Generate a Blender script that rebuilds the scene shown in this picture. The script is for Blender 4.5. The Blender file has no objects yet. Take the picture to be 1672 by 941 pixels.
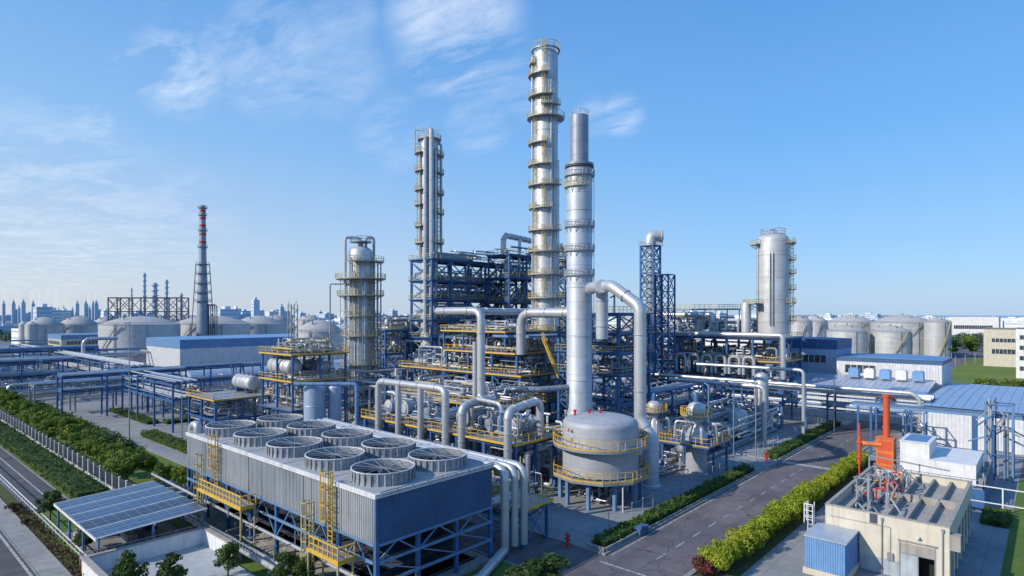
import bpy, math, random
from math import sin, cos, pi, radians, atan2, sqrt, floor
from mathutils import Vector, Matrix
import numpy as np
RND = random.Random(7)
SC = bpy.context.scene
COL = SC.collection
# ---- world frame: +X (u) runs along the plant's cross streets, +Y (v) along its avenues
H = 25.0; FPX = 993.0; CX = 836.0; HY = 512.0
RX, RY = 0.665, -0.747
FX, FY = 0.747, 0.665
def Q(px, d):
    X = (px-CX)*d/FPX
    return (X*RX+d*FX, X*RY+d*FY)
def Zy(y, d): return H-(y-HY)*d/FPX
def G(px, py, z=0.0):
    d = FPX*(H-z)/(py-HY); u, v = Q(px, d); return (u, v)
def proj(u, v, z=0):
    X = u*RX+v*RY; d = u*FX+v*FY
    return (CX+FPX*X/d, HY+FPX*(H-z)/d, d)
CAMA = radians(221.7)
def VU(u, px):
    k = (px-CX)/FPX; return u*(RX-k*FX)/(-RY+k*FY)
def UV(v, px):
    k = (px-CX)/FPX; return v*(-RY+k*FY)/(RX-k*FX)
def ang(phi): return CAMA+radians(phi)

# ------------------------------------------------------------------ materials
MATS = {}
def newmat(name):
    m = bpy.data.materials.new(name); m.use_nodes = True
    nt = m.node_tree; b = nt.nodes['Principled BSDF']; MATS[name] = m
    return m, nt, b
def nd(nt, t, **kw):
    n = nt.nodes.new(t)
    for k, v in kw.items(): setattr(n, k, v)
    return n
def mixrgb(nt, fac, a, b, bt='MIX'):
    n = nt.nodes.new('ShaderNodeMix'); n.data_type = 'RGBA'; n.blend_type = bt
    for i, x in ((0, fac), (6, a), (7, b)):
        if isinstance(x, (int, float)): n.inputs[i].default_value = x
        elif isinstance(x, tuple): n.inputs[i].default_value = (*x, 1) if len(x) == 3 else x
        else: nt.links.new(x, n.inputs[i])
    return n.outputs[2]
def noise(nt, scale, detail=4, rough=.55, vec=None, scl=None):
    n = nt.nodes.new('ShaderNodeTexNoise'); n.inputs['Scale'].default_value = scale
    n.inputs['Detail'].default_value = detail; n.inputs['Roughness'].default_value = rough
    if vec is None:
        g = nt.nodes.new('ShaderNodeNewGeometry'); vec = g.outputs['Position']
    if scl:
        mp = nt.nodes.new('ShaderNodeMapping'); mp.inputs['Scale'].default_value = scl
        nt.links.new(vec, mp.inputs[0]); vec = mp.outputs[0]
    nt.links.new(vec, n.inputs['Vector'])
    return n.outputs['Fac']
def ramp(nt, fac, stops):
    r = nt.nodes.new('ShaderNodeValToRGB'); cr = r.color_ramp
    while len(cr.elements) > len(stops): cr.elements.remove(cr.elements[-1])
    while len(cr.elements) < len(stops): cr.elements.new(.5)
    for e, (p, c) in zip(cr.elements, stops):
        e.position = p; e.color = (c, c, c, 1) if isinstance(c, (int, float)) else (*c, 1)
    nt.links.new(fac, r.inputs[0]); return r.outputs[0]
def mth(nt, op, a, b=None, c=None):
    n = nt.nodes.new('ShaderNodeMath'); n.operation = op
    for i, x in enumerate((a, b, c)):
        if x is None: continue
        if isinstance(x, (int, float)): n.inputs[i].default_value = x
        else: nt.links.new(x, n.inputs[i])
    return n.outputs[0]
def bump(nt, b, h, s=.2, dist=.02):
    n = nt.nodes.new('ShaderNodeBump'); n.inputs['Strength'].default_value = s; n.inputs['Distance'].default_value = dist
    nt.links.new(h, n.inputs['Height']); nt.links.new(n.outputs[0], b.inputs['Normal'])
def setp(b, rough=.6, metal=0.0, spec=None):
    b.inputs['Roughness'].default_value = rough; b.inputs['Metallic'].default_value = metal
    if spec is not None: b.inputs['Specular IOR Level'].default_value = spec

def mat_paint(name, col, col2=None, rough=.55, metal=0.0, scale=.8, dirt=(.09, .07, .05), dirtamt=.35, streak=True):
    m, nt, b = newmat(name); setp(b, rough, metal)
    col2 = col2 or tuple(c*.75 for c in col)
    n1 = noise(nt, scale, 5); c = mixrgb(nt, ramp(nt, n1, [(.35, 0.0), (.65, 1.0)]), col, col2)
    if streak:
        n2 = noise(nt, 1.0, 5, .6, scl=(2.5, 2.5, .22))
        f = ramp(nt, n2, [(.52, 0.0), (.75, 1.0)])
        c = mixrgb(nt, mth(nt, 'MULTIPLY', f, dirtamt), c, dirt)
    oi = nt.nodes.new('ShaderNodeObjectInfo')
    c = mixrgb(nt, mth(nt, 'MULTIPLY', oi.outputs['Random'], .22), c, tuple(x*.6 for x in col))
    nt.links.new(c, b.inputs['Base Color'])
    nt.links.new(mth(nt, 'ADD', mth(nt, 'MULTIPLY', n1, .25), rough-.12), b.inputs['Roughness'])
    return m
def mat_silver(name, col, seam=2.4, rough=.42, metal=.7, dark=.5, dirtamt=.35):
    m, nt, b = newmat(name); setp(b, rough, metal)
    g = nt.nodes.new('ShaderNodeNewGeometry'); sx = nt.nodes.new('ShaderNodeSeparateXYZ'); nt.links.new(g.outputs['Position'], sx.inputs[0])
    zz = mth(nt, 'FRACT', mth(nt, 'ADD', mth(nt, 'DIVIDE', sx.outputs[2], seam), .3))
    line = mth(nt, 'LESS_THAN', zz, .035)
    # per-course tint
    fl = mth(nt, 'FLOOR', mth(nt, 'DIVIDE', sx.outputs[2], seam))
    wn = nt.nodes.new('ShaderNodeTexWhiteNoise'); wn.noise_dimensions = '1D'; nt.links.new(fl, wn.inputs['W'])
    n1 = noise(nt, .45, 5)
    c = mixrgb(nt, ramp(nt, n1, [(.3, 0.0), (.7, 1.0)]), col, tuple(x*.72 for x in col))
    c = mixrgb(nt, mth(nt, 'MULTIPLY', wn.outputs[0], .3), c, tuple(x*.62 for x in col))
    n2 = noise(nt, 1.0, 6, .62, scl=(2.2, 2.2, .16))
    f = ramp(nt, n2, [(.5, 0.0), (.78, 1.0)])
    c = mixrgb(nt, mth(nt, 'MULTIPLY', f, dirtamt), c, (.16, .11, .07))
    c = mixrgb(nt, mth(nt, 'MULTIPLY', line, dark), c, (.07, .08, .1))
    oi = nt.nodes.new('ShaderNodeObjectInfo')
    c = mixrgb(nt, mth(nt, 'MULTIPLY', oi.outputs['Random'], .2), c, tuple(x*.55 for x in col))
    nt.links.new(c, b.inputs['Base Color'])
    nt.links.new(mth(nt, 'ADD', mth(nt, 'MULTIPLY', n1, .3), rough-.15), b.inputs['Roughness'])
    bump(nt, b, noise(nt, 1.6, 3), .12, .05)
    return m
silver = mat_silver('silver_cladding', (.60, .63, .67), metal=.38, rough=.48)
silver_dark = mat_silver('dull_silver_cladding', (.33, .38, .46), rough=.5, metal=.45)
stacksteel = mat_silver('stack_steel', (.56, .62, .69), seam=3.1, rough=.5, metal=.32, dirtamt=.12, dark=.35)
pipemetal = mat_silver('pipe_cladding', (.60, .625, .655), seam=1000., rough=.38, metal=.45, dirtamt=.2)
tankgrey = mat_silver('tank_grey_paint', (.43, .46, .52), seam=1.9, rough=.62, metal=.1, dark=.3, dirtamt=.22)
tankwhite = mat_silver('tank_white_paint', (.60, .62, .63), seam=2.6, rough=.5, metal=.25, dark=.35, dirtamt=.3)
tankroof = mat_paint('tank_roof_paint', (.44, .44, .43), (.33, .33, .34), .7, dirt=(.2, .13, .08), dirtamt=.5)
blue = mat_paint('blue_steel_paint', (.032, .13, .34), (.028, .095, .235), .55, dirt=(.11, .075, .05), dirtamt=.55)
bluelight = mat_paint('pale_blue_steel_paint', (.13, .25, .43), (.1, .19, .34), .5, dirtamt=.25)
darksteel = mat_paint('dark_steel', (.06, .08, .12), (.04, .05, .08), .6)
greysteel = mat_paint('grey_galvanised_steel', (.36, .39, .43), (.26, .29, .33), .5, metal=.4)
yellow = mat_paint('yellow_safety_paint', (.66, .42, .05), (.52, .33, .06), .55, dirtamt=.4)
yellowpale = mat_paint('weathered_yellow_paint', (.50, .42, .17), (.40, .34, .17), .6, dirtamt=.4)
orange = mat_paint('orange_paint', (.70, .20, .05), (.50, .13, .04), .6, dirtamt=.6, dirt=(.12, .06, .04))
redp = mat_paint('red_paint', (.55, .03, .03), (.42, .03, .03), .45, dirtamt=.2)
white = mat_paint('white_paint', (.72, .73, .74), (.6, .62, .64), .55, dirtamt=.3)
cream = mat_paint('cream_render', (.60, .57, .48), (.53, .50, .42), .85, dirt=(.2, .17, .13), dirtamt=.4)
concrete = mat_paint('raw_concrete', (.38, .36, .33), (.28, .27, .26), .9, scale=.9, dirt=(.1, .09, .08), dirtamt=.55)
cladgrey = mat_paint('grey_corrugated_sheet', (.52, .54, .56), (.38, .41, .45), .5, metal=.25, dirtamt=.5, scale=.25)
cladblue = mat_paint('blue_corrugated_sheet', (.055, .13, .27), (.038, .095, .205), .5, metal=.1, dirtamt=.3, scale=.3)
cladsky = mat_paint('sky_blue_sheet', (.16, .33, .60), (.13, .27, .5), .5, dirtamt=.2)
cladwhite = mat_paint('white_sheet_wall', (.66, .68, .71), (.55, .58, .62), .5, dirtamt=.45)
roofblue = mat_paint('blue_roof_sheet', (.13, .26, .48), (.1, .21, .4), .45, metal=.1, dirtamt=.15)
roofpale = mat_paint('pale_blue_roof_sheet', (.30, .42, .60), (.24, .35, .52), .45, metal=.1, dirtamt=.25)
rooflight = mat_paint('pale_roof_sheet', (.50, .56, .64), (.4, .47, .56), .4, metal=.3, dirtamt=.3)
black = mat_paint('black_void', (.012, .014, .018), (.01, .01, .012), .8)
solar = mat_paint('solar_panel_glass', (.05, .09, .17), (.04, .07, .14), .16, streak=False, scale=.3)
solardark = mat_paint('dark_solar_glass', (.018, .028, .055), (.014, .022, .045), .2, streak=False, scale=.3)
barkm = mat_paint('bark', (.12, .085, .06), (.08, .06, .045), .9)
def mat_glass():
    m, nt, b = newmat('window_glass'); setp(b, .12); b.inputs['Base Color'].default_value = (.03, .045, .06, 1)
    n = noise(nt, .6, 2); nt.links.new(ramp(nt, n, [(.3, (.02, .03, .045)), (.7, (.07, .09, .12))]), b.inputs['Base Color']); return m
glass = mat_glass()
def mat_ground(name, c1, c2, c3, s1=.05, s2=1.2, rough=.9, bs=.3, far=None):
    m, nt, b = newmat(name); setp(b, rough, 0, .3)
    a = noise(nt, s1, 6, .6); d = noise(nt, s2, 6, .65)
    c = mixrgb(nt, ramp(nt, a, [(.36, 0.0), (.62, 1.0)]), c1, c2)
    c = mixrgb(nt, mth(nt, 'MULTIPLY', ramp(nt, d, [(.42, 0.0), (.7, 1.0)]), .6), c, c3)
    e = noise(nt, 9., 3, .7)
    c = mixrgb(nt, mth(nt, 'MULTIPLY', ramp(nt, e, [(.4, 0.0), (.7, 1.0)]), .25), c, tuple(x*.5 for x in c1))
    if 'concrete' in name or 'pale_paving' in name or 'grey_yard' in name:
        g = nt.nodes.new('ShaderNodeNewGeometry'); sx = nt.nodes.new('ShaderNodeSeparateXYZ'); nt.links.new(g.outputs['Position'], sx.inputs[0])
        for k in (0, 1):
            ln = mth(nt, 'LESS_THAN', mth(nt, 'FRACT', mth(nt, 'DIVIDE', sx.outputs[k], 5.2)), .016); c = mixrgb(nt, mth(nt, 'MULTIPLY', ln, .5), c, tuple(x*.35 for x in c1))
        fx = mth(nt, 'FLOOR', mth(nt, 'DIVIDE', sx.outputs[0], 5.2)); fy = mth(nt, 'FLOOR', mth(nt, 'DIVIDE', sx.outputs[1], 5.2)); wn = nt.nodes.new('ShaderNodeTexWhiteNoise'); wn.noise_dimensions = '1D'
        nt.links.new(mth(nt, 'ADD', fx, mth(nt, 'MULTIPLY', fy, 37.3)), wn.inputs['W']); c = mixrgb(nt, mth(nt, 'MULTIPLY', wn.outputs[0], .3), c, tuple(x*.7 for x in c1))
        st = noise(nt, .5, 5, .7); c = mixrgb(nt, mth(nt, 'MULTIPLY', ramp(nt, st, [(.54, 0.0), (.72, 1.0)]), .5), c, tuple(x*.45 for x in c1))
    if 'asphalt' in name:
        g = nt.nodes.new('ShaderNodeNewGeometry'); vo = nt.nodes.new('ShaderNodeTexVoronoi'); vo.feature = 'DISTANCE_TO_EDGE'; vo.inputs['Scale'].default_value = .16
        wn = nt.nodes.new('ShaderNodeTexNoise'); wn.inputs['Scale'].default_value = .5; nt.links.new(g.outputs['Position'], wn.inputs['Vector'])
        va = nt.nodes.new('ShaderNodeVectorMath'); va.operation = 'MULTIPLY_ADD'; nt.links.new(wn.outputs['Color'], va.inputs[0]); va.inputs[1].default_value = (2.5, 2.5, 0); nt.links.new(g.outputs['Position'], va.inputs[2]); nt.links.new(va.outputs[0], vo.inputs['Vector'])
        cr = mth(nt, 'LESS_THAN', vo.outputs['Distance'], .006); c = mixrgb(nt, mth(nt, 'MULTIPLY', cr, .6), c, (.03, .03, .035))
        st = noise(nt, .35, 4, .7, scl=(.25, 1.6, 1)); c = mixrgb(nt, mth(nt, 'MULTIPLY', ramp(nt, st, [(.5, 0.0), (.72, 1.0)]), .5), c, (.05, .048, .052))
        sp = noise(nt, 1.4, 2, .5); c = mixrgb(nt, mth(nt, 'MULTIPLY', ramp(nt, sp, [(.68, 0.0), (.72, 1.0)]), .5), c, (.04, .04, .042))
    nt.links.new(c, b.inputs['Base Color']); bump(nt, b, d, bs, .05); return m
asphalt = mat_ground('asphalt', (.085, .085, .095), (.11, .108, .115), (.055, .055, .062), .12, .7)
asphaltpurple = mat_ground('worn_asphalt', (.125, .117, .13), (.18, .163, .175), (.075, .07, .082), .11, .42)
concslab = mat_ground('concrete_paving', (.24, .26, .29), (.31, .32, .34), (.17, .185, .21), .08, .6)
pavem = mat_ground('pale_paving', (.26, .265, .27), (.32, .32, .32), (.17, .175, .19), .15, .9)
grassm = mat_ground('grass', (.085, .15, .025), (.12, .18, .035), (.05, .09, .02), .12, 1.6, .95, .8)
lawnm = mat_ground('bright_lawn', (.115, .175, .03), (.15, .2, .04), (.065, .10, .02), .04, .5, .95, .5)
vergem = mat_ground('verge_ground_cover', (.05, .075, .022), (.085, .085, .03), (.03, .05, .014), .3, 1.4, .95, .8)
farground = mat_ground('haze_tinted_far_ground', (.13, .17, .20), (.19, .22, .25), (.09, .13, .15), .006, .03, .95, .1)  # blue-grey aerial haze is painted into this ground colour
linem = mat_paint('road_marking_paint', (.52, .52, .53), (.13, .125, .135), .7, scale=2.2, streak=False)
gravel = mat_ground('grey_yard', (.10, .112, .13), (.16, .17, .185), (.06, .067, .08), .06, .5)
def mat_leaf(name, c1, c2, c3):
    m, nt, b = newmat(name); setp(b, .6, 0, .25)
    g = nt.nodes.new('ShaderNodeNewGeometry'); oi = nt.nodes.new('ShaderNodeObjectInfo')
    c = mixrgb(nt, g.outputs['Random Per Island'], c1, c2)
    n = noise(nt, .9, 3); c = mixrgb(nt, ramp(nt, n, [(.42, 0.0), (.62, 1.0)]), c, c3)
    n = noise(nt, .23, 2); c = mixrgb(nt, mth(nt, 'MULTIPLY', ramp(nt, n, [(.48, 0.0), (.66, 1.0)]), .55), c, (c2[0]*1.35, c2[1]*1.05, c2[2]))
    c = mixrgb(nt, mth(nt, 'MULTIPLY', oi.outputs['Random'], .35), c, tuple(x*.6 for x in c1))
    nt.links.new(c, b.inputs['Base Color'])
    tr = nt.nodes.new('ShaderNodeBsdfTranslucent'); nt.links.new(c, tr.inputs[0])
    mx = nt.nodes.new('ShaderNodeMixShader'); mx.inputs[0].default_value = .3
    nt.links.new(b.outputs[0], mx.inputs[1]); nt.links.new(tr.outputs[0], mx.inputs[2])
    nt.links.new(mx.outputs[0], nt.nodes['Material Output'].inputs[0]); return m
leaf = mat_leaf('street_tree_leaves', (.13, .21, .03), (.20, .28, .04), (.075, .13, .025))
leafdark = mat_leaf('dark_leaves', (.05, .10, .025), (.09, .15, .035), (.03, .065, .02))
leafbright = mat_leaf('bright_shrub_leaves', (.29, .37, .025), (.42, .48, .045), (.15, .23, .02))
leafhedge = mat_leaf('clipped_hedge_leaves', (.065, .13, .025), (.11, .19, .035), (.04, .085, .02))
leafred = mat_leaf('red_flowering_leaves', (.30, .03, .07), (.2, .05, .06), (.08, .07, .03))
leafrust = mat_leaf('rusty_shrub_leaves', (.12, .06, .035), (.09, .09, .03), (.06, .04, .025))
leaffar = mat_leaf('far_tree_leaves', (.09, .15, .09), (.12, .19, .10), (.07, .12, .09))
def mat_flat(name, col, rough=.8):
    m, nt, b = newmat(name); setp(b, rough)
    n = noise(nt, .02, 3); oi = nt.nodes.new('ShaderNodeObjectInfo')
    c = mixrgb(nt, n, col, tuple(x*.8 for x in col))
    c = mixrgb(nt, mth(nt, 'MULTIPLY', oi.outputs['Random'], .4), c, tuple(x*.72 for x in col))
    nt.links.new(c, b.inputs['Base Color']); return m
hazeblue = mat_flat('haze_tinted_blue_facade', (.52, .63, .76))  # this and the next haze materials carry distance haze in their base colour
hazedark = mat_flat('haze_tinted_dark_facade', (.40, .52, .66))
hazewhite = mat_flat('haze_tinted_white_facade', (.76, .79, .82))
hazetree = mat_flat('haze_tinted_tree_mass', (.16, .23, .27))
hazewin = mat_flat('haze_tinted_window', (.36, .45, .56))

# ------------------------------------------------------------------ mesh builder
class MB:
    def __init__(s): s.v = []; s.f = []; s.mi = []; s.cm = 0
    def add(s, vs, fs):
        o = len(s.v); s.v.extend(vs); s.f.extend([tuple(i+o for i in f) for f in fs]); s.mi.extend([s.cm]*len(fs)); return s
    def box(s, x0, y0, z0, x1, y1, z1):
        s.add([(x0,y0,z0),(x1,y0,z0),(x1,y1,z0),(x0,y1,z0),(x0,y0,z1),(x1,y0,z1),(x1,y1,z1),(x0,y1,z1)],
              [(0,3,2,1),(4,5,6,7),(0,1,5,4),(1,2,6,5),(2,3,7,6),(3,0,4,7)]); return s
    def cbox(s, x, y, z, w, d, h): return s.box(x-w/2, y-d/2, z, x+w/2, y+d/2, z+h)
    def bar(s, p, q, w, h=None):
        h = h or w; p = Vector(p); q = Vector(q); t = (q-p)
        if t.length < 1e-6: return s
        t.normalize(); up = Vector((0,0,1)) if abs(t.z) < .95 else Vector((1,0,0))
        a = t.cross(up).normalized()*(w/2); b = a.cross(t).normalized()*(h/2)
        s.add([tuple(x) for x in (p-a-b, p+a-b, p+a+b, p-a+b, q-a-b, q+a-b, q+a+b, q-a+b)],
              [(0,1,2,3),(7,6,5,4),(0,4,5,1),(1,5,6,2),(2,6,7,3),(3,7,4,0)]); return s
    def ibeam(s, p, q, w, h):
        p = Vector(p); q = Vector(q); t = (q-p).normalized(); up = Vector((0,0,1)) if abs(t.z) < .95 else Vector((1,0,0))
        a = t.cross(up).normalized(); b = a.cross(t).normalized()
        th = h*.14
        s.bar(p+b*(h/2-th/2), q+b*(h/2-th/2), w, th); s.bar(p-b*(h/2-th/2), q-b*(h/2-th/2), w, th); s.bar(p, q, w*.2, h-2*th); return s
    def tube(s, p, q, r, n=8, r2=None, caps=True):
        p = Vector(p); q = Vector(q); t = q-p
        if t.length < 1e-6: return s
        t.normalize(); r2 = r if r2 is None else r2
        up = Vector((0,0,1)) if abs(t.z) < .95 else Vector((1,0,0))
        a = t.cross(up).normalized(); b = a.cross(t)
        vs = []
        for c, rr in ((p, r), (q, r2)):
            for i in range(n):
                th = 2*pi*i/n; vs.append(tuple(c+a*(cos(th)*rr)+b*(sin(th)*rr)))
        fs = [(i, i+n, (i+1) % n+n, (i+1) % n) for i in range(n)]
        if caps: fs += [tuple(range(n)), tuple(range(2*n-1, n-1, -1))]
        s.add(vs, fs); return s
    def path(s, pts, r, n=8, bend=None, k=4, flange=0):
        P = [Vector(p) for p in pts]; bend = bend if bend is not None else r*2.2
        out = [P[0]]
        for i in range(1, len(P)-1):
            a, b, c = P[i-1], P[i], P[i+1]; d1 = (a-b); d2 = (c-b)
            l1 = d1.length; l2 = d2.length
            if l1 < 1e-4 or l2 < 1e-4: continue
            d1.normalize(); d2.normalize(); an = d1.angle(d2)
            if an > 3.1 or an < .1: out.append(b); continue
            L = min(bend/math.tan(an/2), l1*.48, l2*.48)
            s0 = b+d1*L; s1 = b+d2*L
            for j in range(k+1):
                t = j/k; out.append(s0*(1-t)**2+b*(2*t*(1-t))+s1*t*t)
        out.append(P[-1])
        vs = []; fs = []; prev = None
        m = len(out)
        for i in range(m):
            t = (out[min(i+1, m-1)]-out[max(i-1, 0)])
            if t.length < 1e-6: t = Vector((0, 0, 1))
            t.normalize()
            if prev is None:
                up = Vector((0,0,1)) if abs(t.z) < .95 else Vector((1,0,0)); a = t.cross(up).normalized()
            else:
                a = (prev-t*prev.dot(t))
                if a.length < 1e-5: a = t.cross(Vector((0,0,1)))
                a.normalize()
            prev = a; b = t.cross(a)
            for j in range(n):
                th = 2*pi*j/n; vs.append(tuple(out[i]+a*(cos(th)*r)+b*(sin(th)*r)))
        for i in range(m-1):
            for j in range(n):
                fs.append((i*n+j, i*n+(j+1) % n, (i+1)*n+(j+1) % n, (i+1)*n+j))
        fs += [tuple(range(n-1, -1, -1)), tuple(range((m-1)*n, m*n))]
        s.add(vs, fs)
        if flange:
            for i in range(len(P)-1):
                a, b = P[i], P[i+1]; L = (b-a).length
                if L < 1.2: continue
                t = (b-a)/L; c = max(1, int(L/flange))
                for j in range(c):
                    q = a+t*(L*(j+.5)/c); s.tube(q-t*.05, q+t*.05, r*1.13+.01, n)
        return s
    def lathe(s, prof, cx=0, cy=0, n=32, a0=0, a1=2*pi, cap=True):
        full = abs(a1-a0-2*pi) < 1e-6; m = n if full else n+1
        vs = []; fs = []
        for (r, z) in prof:
            for i in range(m):
                th = a0+(a1-a0)*i/n; vs.append((cx+r*cos(th), cy+r*sin(th), z))
        for k in range(len(prof)-1):
            for i in range(n):
                j = (i+1) % m
                fs.append((k*m+i, k*m+j, (k+1)*m+j, (k+1)*m+i))
        if full and cap:
            if prof[0][0] > 1e-3: fs.append(tuple(range(m-1, -1, -1)))
            if prof[-1][0] > 1e-3: fs.append(tuple(range((len(prof)-1)*m, len(prof)*m)))
        s.add(vs, fs); return s
    def lathex(s, prof, c, axis, n=16):
        # profile (r, t) revolved about an arbitrary axis through c
        c = Vector(c); t = Vector(axis).normalized(); up = Vector((0,0,1)) if abs(t.z) < .95 else Vector((1,0,0))
        a = t.cross(up).normalized(); b = t.cross(a)
        vs = []; fs = []
        for (r, z) in prof:
            for i in range(n):
                th = 2*pi*i/n; vs.append(tuple(c+t*z+a*(cos(th)*r)+b*(sin(th)*r)))
        for k in range(len(prof)-1):
            for i in range(n):
                j = (i+1) % n; fs.append((k*n+i, k*n+j, (k+1)*n+j, (k+1)*n+i))
        if prof[0][0] > 1e-3: fs.append(tuple(range(n-1, -1, -1)))
        if prof[-1][0] > 1e-3: fs.append(tuple(range((len(prof)-1)*n, len(prof)*n)))
        s.add(vs, fs); return s
    def poly(s, pts, z, th=0):
        n = len(pts)
        if th == 0: s.add([(x, y, z) for x, y in pts], [tuple(range(n))])
        else:
            s.add([(x, y, z-th) for x, y in pts]+[(x, y, z) for x, y in pts],
                  [tuple(range(n-1, -1, -1)), tuple(range(n, 2*n))]+[(i, (i+1) % n, (i+1) % n+n, i+n) for i in range(n)])
        return s
    def ribs(s, p0, p1, z0, z1, pitch=.3, dep=.06):
        # trapezoid-corrugated sheet standing between p0 and p1; ribs stick out to the left-hand side of p0->p1
        p0 = Vector((*p0, 0)); p1 = Vector((*p1, 0)); t = p1-p0; L = t.length; t.normalize(); nrm = Vector((t.y, -t.x, 0))
        k = max(1, int(L/pitch)); pr = []
        for i in range(k):
            b = i*L/k; w = L/k
            pr += [(b, 0), (b+w*.45, 0), (b+w*.55, dep), (b+w*.9, dep)]
        pr.append((L, 0)); vs = []
        for (a, o) in pr:
            q = p0+t*a+nrm*o; vs += [(q.x, q.y, z0), (q.x, q.y, z1)]
        s.add(vs, [(2*i, 2*i+2, 2*i+3, 2*i+1) for i in range(len(pr)-1)]); return s
    def rail(s, pts, h=1.1, sp=1.5, r=.035, closed=False, mid=1, toe=.12, n=4):
        P = [Vector(p) for p in pts]
        if closed: P.append(P[0])
        for a, b in zip(P[:-1], P[1:]):
            L = (b-a).length
            if L < 1e-4: continue
            up = Vector((0,0,1))
            s.bar(a+up*h, b+up*h, r*2.2)
            for i in range(mid): s.bar(a+up*(h*(i+1)/(mid+1)), b+up*(h*(i+1)/(mid+1)), r*1.5)
            if toe: s.bar(a+up*(toe/2+.02), b+up*(toe/2+.02), .03, toe)
            k = max(1, int(round(L/sp)))
            for i in range(k): q = a+(b-a)*(i/k); s.bar(q, q+up*h, r*2)
        q = P[-1]; s.bar(q, q+Vector((0,0,h)), r*2)
        return s
    def ladder(s, x, y, z0, z1, a, w=.5, cage=True, r=.035, step=.45, R=.42):
        # a: outward direction angle
        t = Vector((-sin(a), cos(a), 0)); o = Vector((cos(a), sin(a), 0)); c = Vector((x, y, 0))
        for sgn in (-1, 1):
            q = c+t*(sgn*w/2); s.bar(q+Vector((0,0,z0)), q+Vector((0,0,z1)), r*2)
        k = int((z1-z0)/step)
        for i in range(k): s.bar(c-t*(w/2)+Vector((0,0,z0+i*step+.2)), c+t*(w/2)+Vector((0,0,z0+i*step+.2)), r*1.2)
        if cage and z1-z0 > 3:
            nz = max(2, int((z1-z0-2.2)/1.1)+1)
            for i in range(nz):
                z = z0+2.2+(z1-z0-2.2)*i/(nz-1)
                pp = [c+o*.0+t*(-w/2)+Vector((0,0,z))]
                for j in range(5):
                    th = -pi/2+pi*j/4; pp.append(c+o*(.35+R*cos(th))+t*(R*sin(th))+Vector((0,0,z)))
                pp.append(c+t*(w/2)+Vector((0,0,z)))
                for a_, b_ in zip(pp[:-1], pp[1:]): s.bar(a_, b_, r*1.3, r*2)
            for j in range(5):
                th = -pi/2+pi*j/4; q = c+o*(.35+R*cos(th))+t*(R*sin(th))
                s.bar(q+Vector((0,0,z0+2.2)), q+Vector((0,0,z1)), r*1.1)
        return s

WL = {}; KIDS = {}
def _mesh(name, mb, mats, off):
    me = bpy.data.meshes.new(name)
    me.from_pydata([(a-off[0], b-off[1], c-off[2]) for a, b, c in mb.v], [], mb.f)
    if not isinstance(mats, (list, tuple)): mats = [mats]
    for m in mats: me.materials.append(m)
    if len(mats) > 1: me.polygons.foreach_set('material_index', mb.mi)
    me.shade_smooth(); me.set_sharp_from_angle(angle=.6); me.update()
    return me
def tag(o, label=None, cat=None, group=None, kind=None):
    if label: o['label'] = label
    if cat: o['category'] = cat
    if group: o['group'] = group
    if kind: o['kind'] = kind
    return o
def thing(name, label, cat, loc=(0,0,0), group=None):
    o = bpy.data.objects.new(name, None); COL.objects.link(o); o.location = loc; o.empty_display_size = .5
    WL[o] = Vector(loc); return tag(o, label, cat, group)
def part(name, mb, mat, parent, label=None):
    off = WL[parent]; o = bpy.data.objects.new(name, _mesh(name, mb, mat, off)); COL.objects.link(o)
    o.parent = parent; WL[o] = off; KIDS.setdefault(parent, []).append(o); return tag(o, label)
def solo(name, mb, mat, label, cat, group=None, kind=None):
    xs = [p[0] for p in mb.v]; ys = [p[1] for p in mb.v]; zs = [p[2] for p in mb.v]
    off = Vector(((min(xs)+max(xs))/2, (min(ys)+max(ys))/2, min(zs)))
    o = bpy.data.objects.new(name, _mesh(name, mb, mat, off)); COL.objects.link(o); o.location = off; WL[o] = off
    return tag(o, label, cat, group, kind)
def struct(name, mb, mat):
    o = bpy.data.objects.new(name, _mesh(name, mb, mat, (0,0,0))); COL.objects.link(o); WL[o] = Vector((0,0,0)); o['kind'] = 'structure'; return o
def dup(root, loc, rz=0, label=None, group=None, scale=None):
    def cp(o, par):
        c = o.copy(); COL.objects.link(c)
        if par: c.parent = par
        for ch in KIDS.get(o, []): cp(ch, c)
        return c
    return setup(cp(root, None), loc, rz, label, group, scale)
def setup(c, loc, rz, label, group, scale):
    c.location = loc; c.rotation_euler = (0, 0, rz)
    if scale: c.scale = scale if isinstance(scale, tuple) else (scale,)*3
    if label: c['label'] = label
    if group: c['group'] = group
    return c
class Proto:
    def __init__(s, fn): s.fn = fn; s.o = None
    def put(s, loc, rz=0, label=None, group=None, scale=None):
        if s.o is None: s.o = s.fn(); return setup(s.o, loc, rz, label, group, scale)
        return dup(s.o, loc, rz, label, group, scale or 1.0)
# ------------------------------------------------------------------ ground, roads
def sheet(name, pts, z, mat): m = MB(); m.poly(pts, z); return struct(name, m, mat)
def rect(u0, v0, u1, v1): return [(u0, v0), (u1, v0), (u1, v1), (u0, v1)]
def far_ground():
    m = MB(); R = 9000
    m.poly([(R*cos(2*pi*i/48), R*sin(2*pi*i/48)) for i in range(48)], -.06); struct('ground', m, farground)
far_ground()
sheet('ground', rect(-80, -160, 640, 520), -.05, gravel)
sheet('pavement', rect(45, 3.8, 345, 240), -.03, concslab)
sheet('lawn', rect(14, 30, 45.3, 96), -.026, grassm)
sheet('lawn', rect(21.6, 96, 39, 420), -.026, grassm)
sheet('lawn', rect(20, -60, 119, 3.8), -.026, grassm)
sheet('lawn', rect(265, -90, 430, 34), -.024, lawnm)
sheet('lawn', rect(200, 21, 262, 33), -.024, lawnm)
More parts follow.
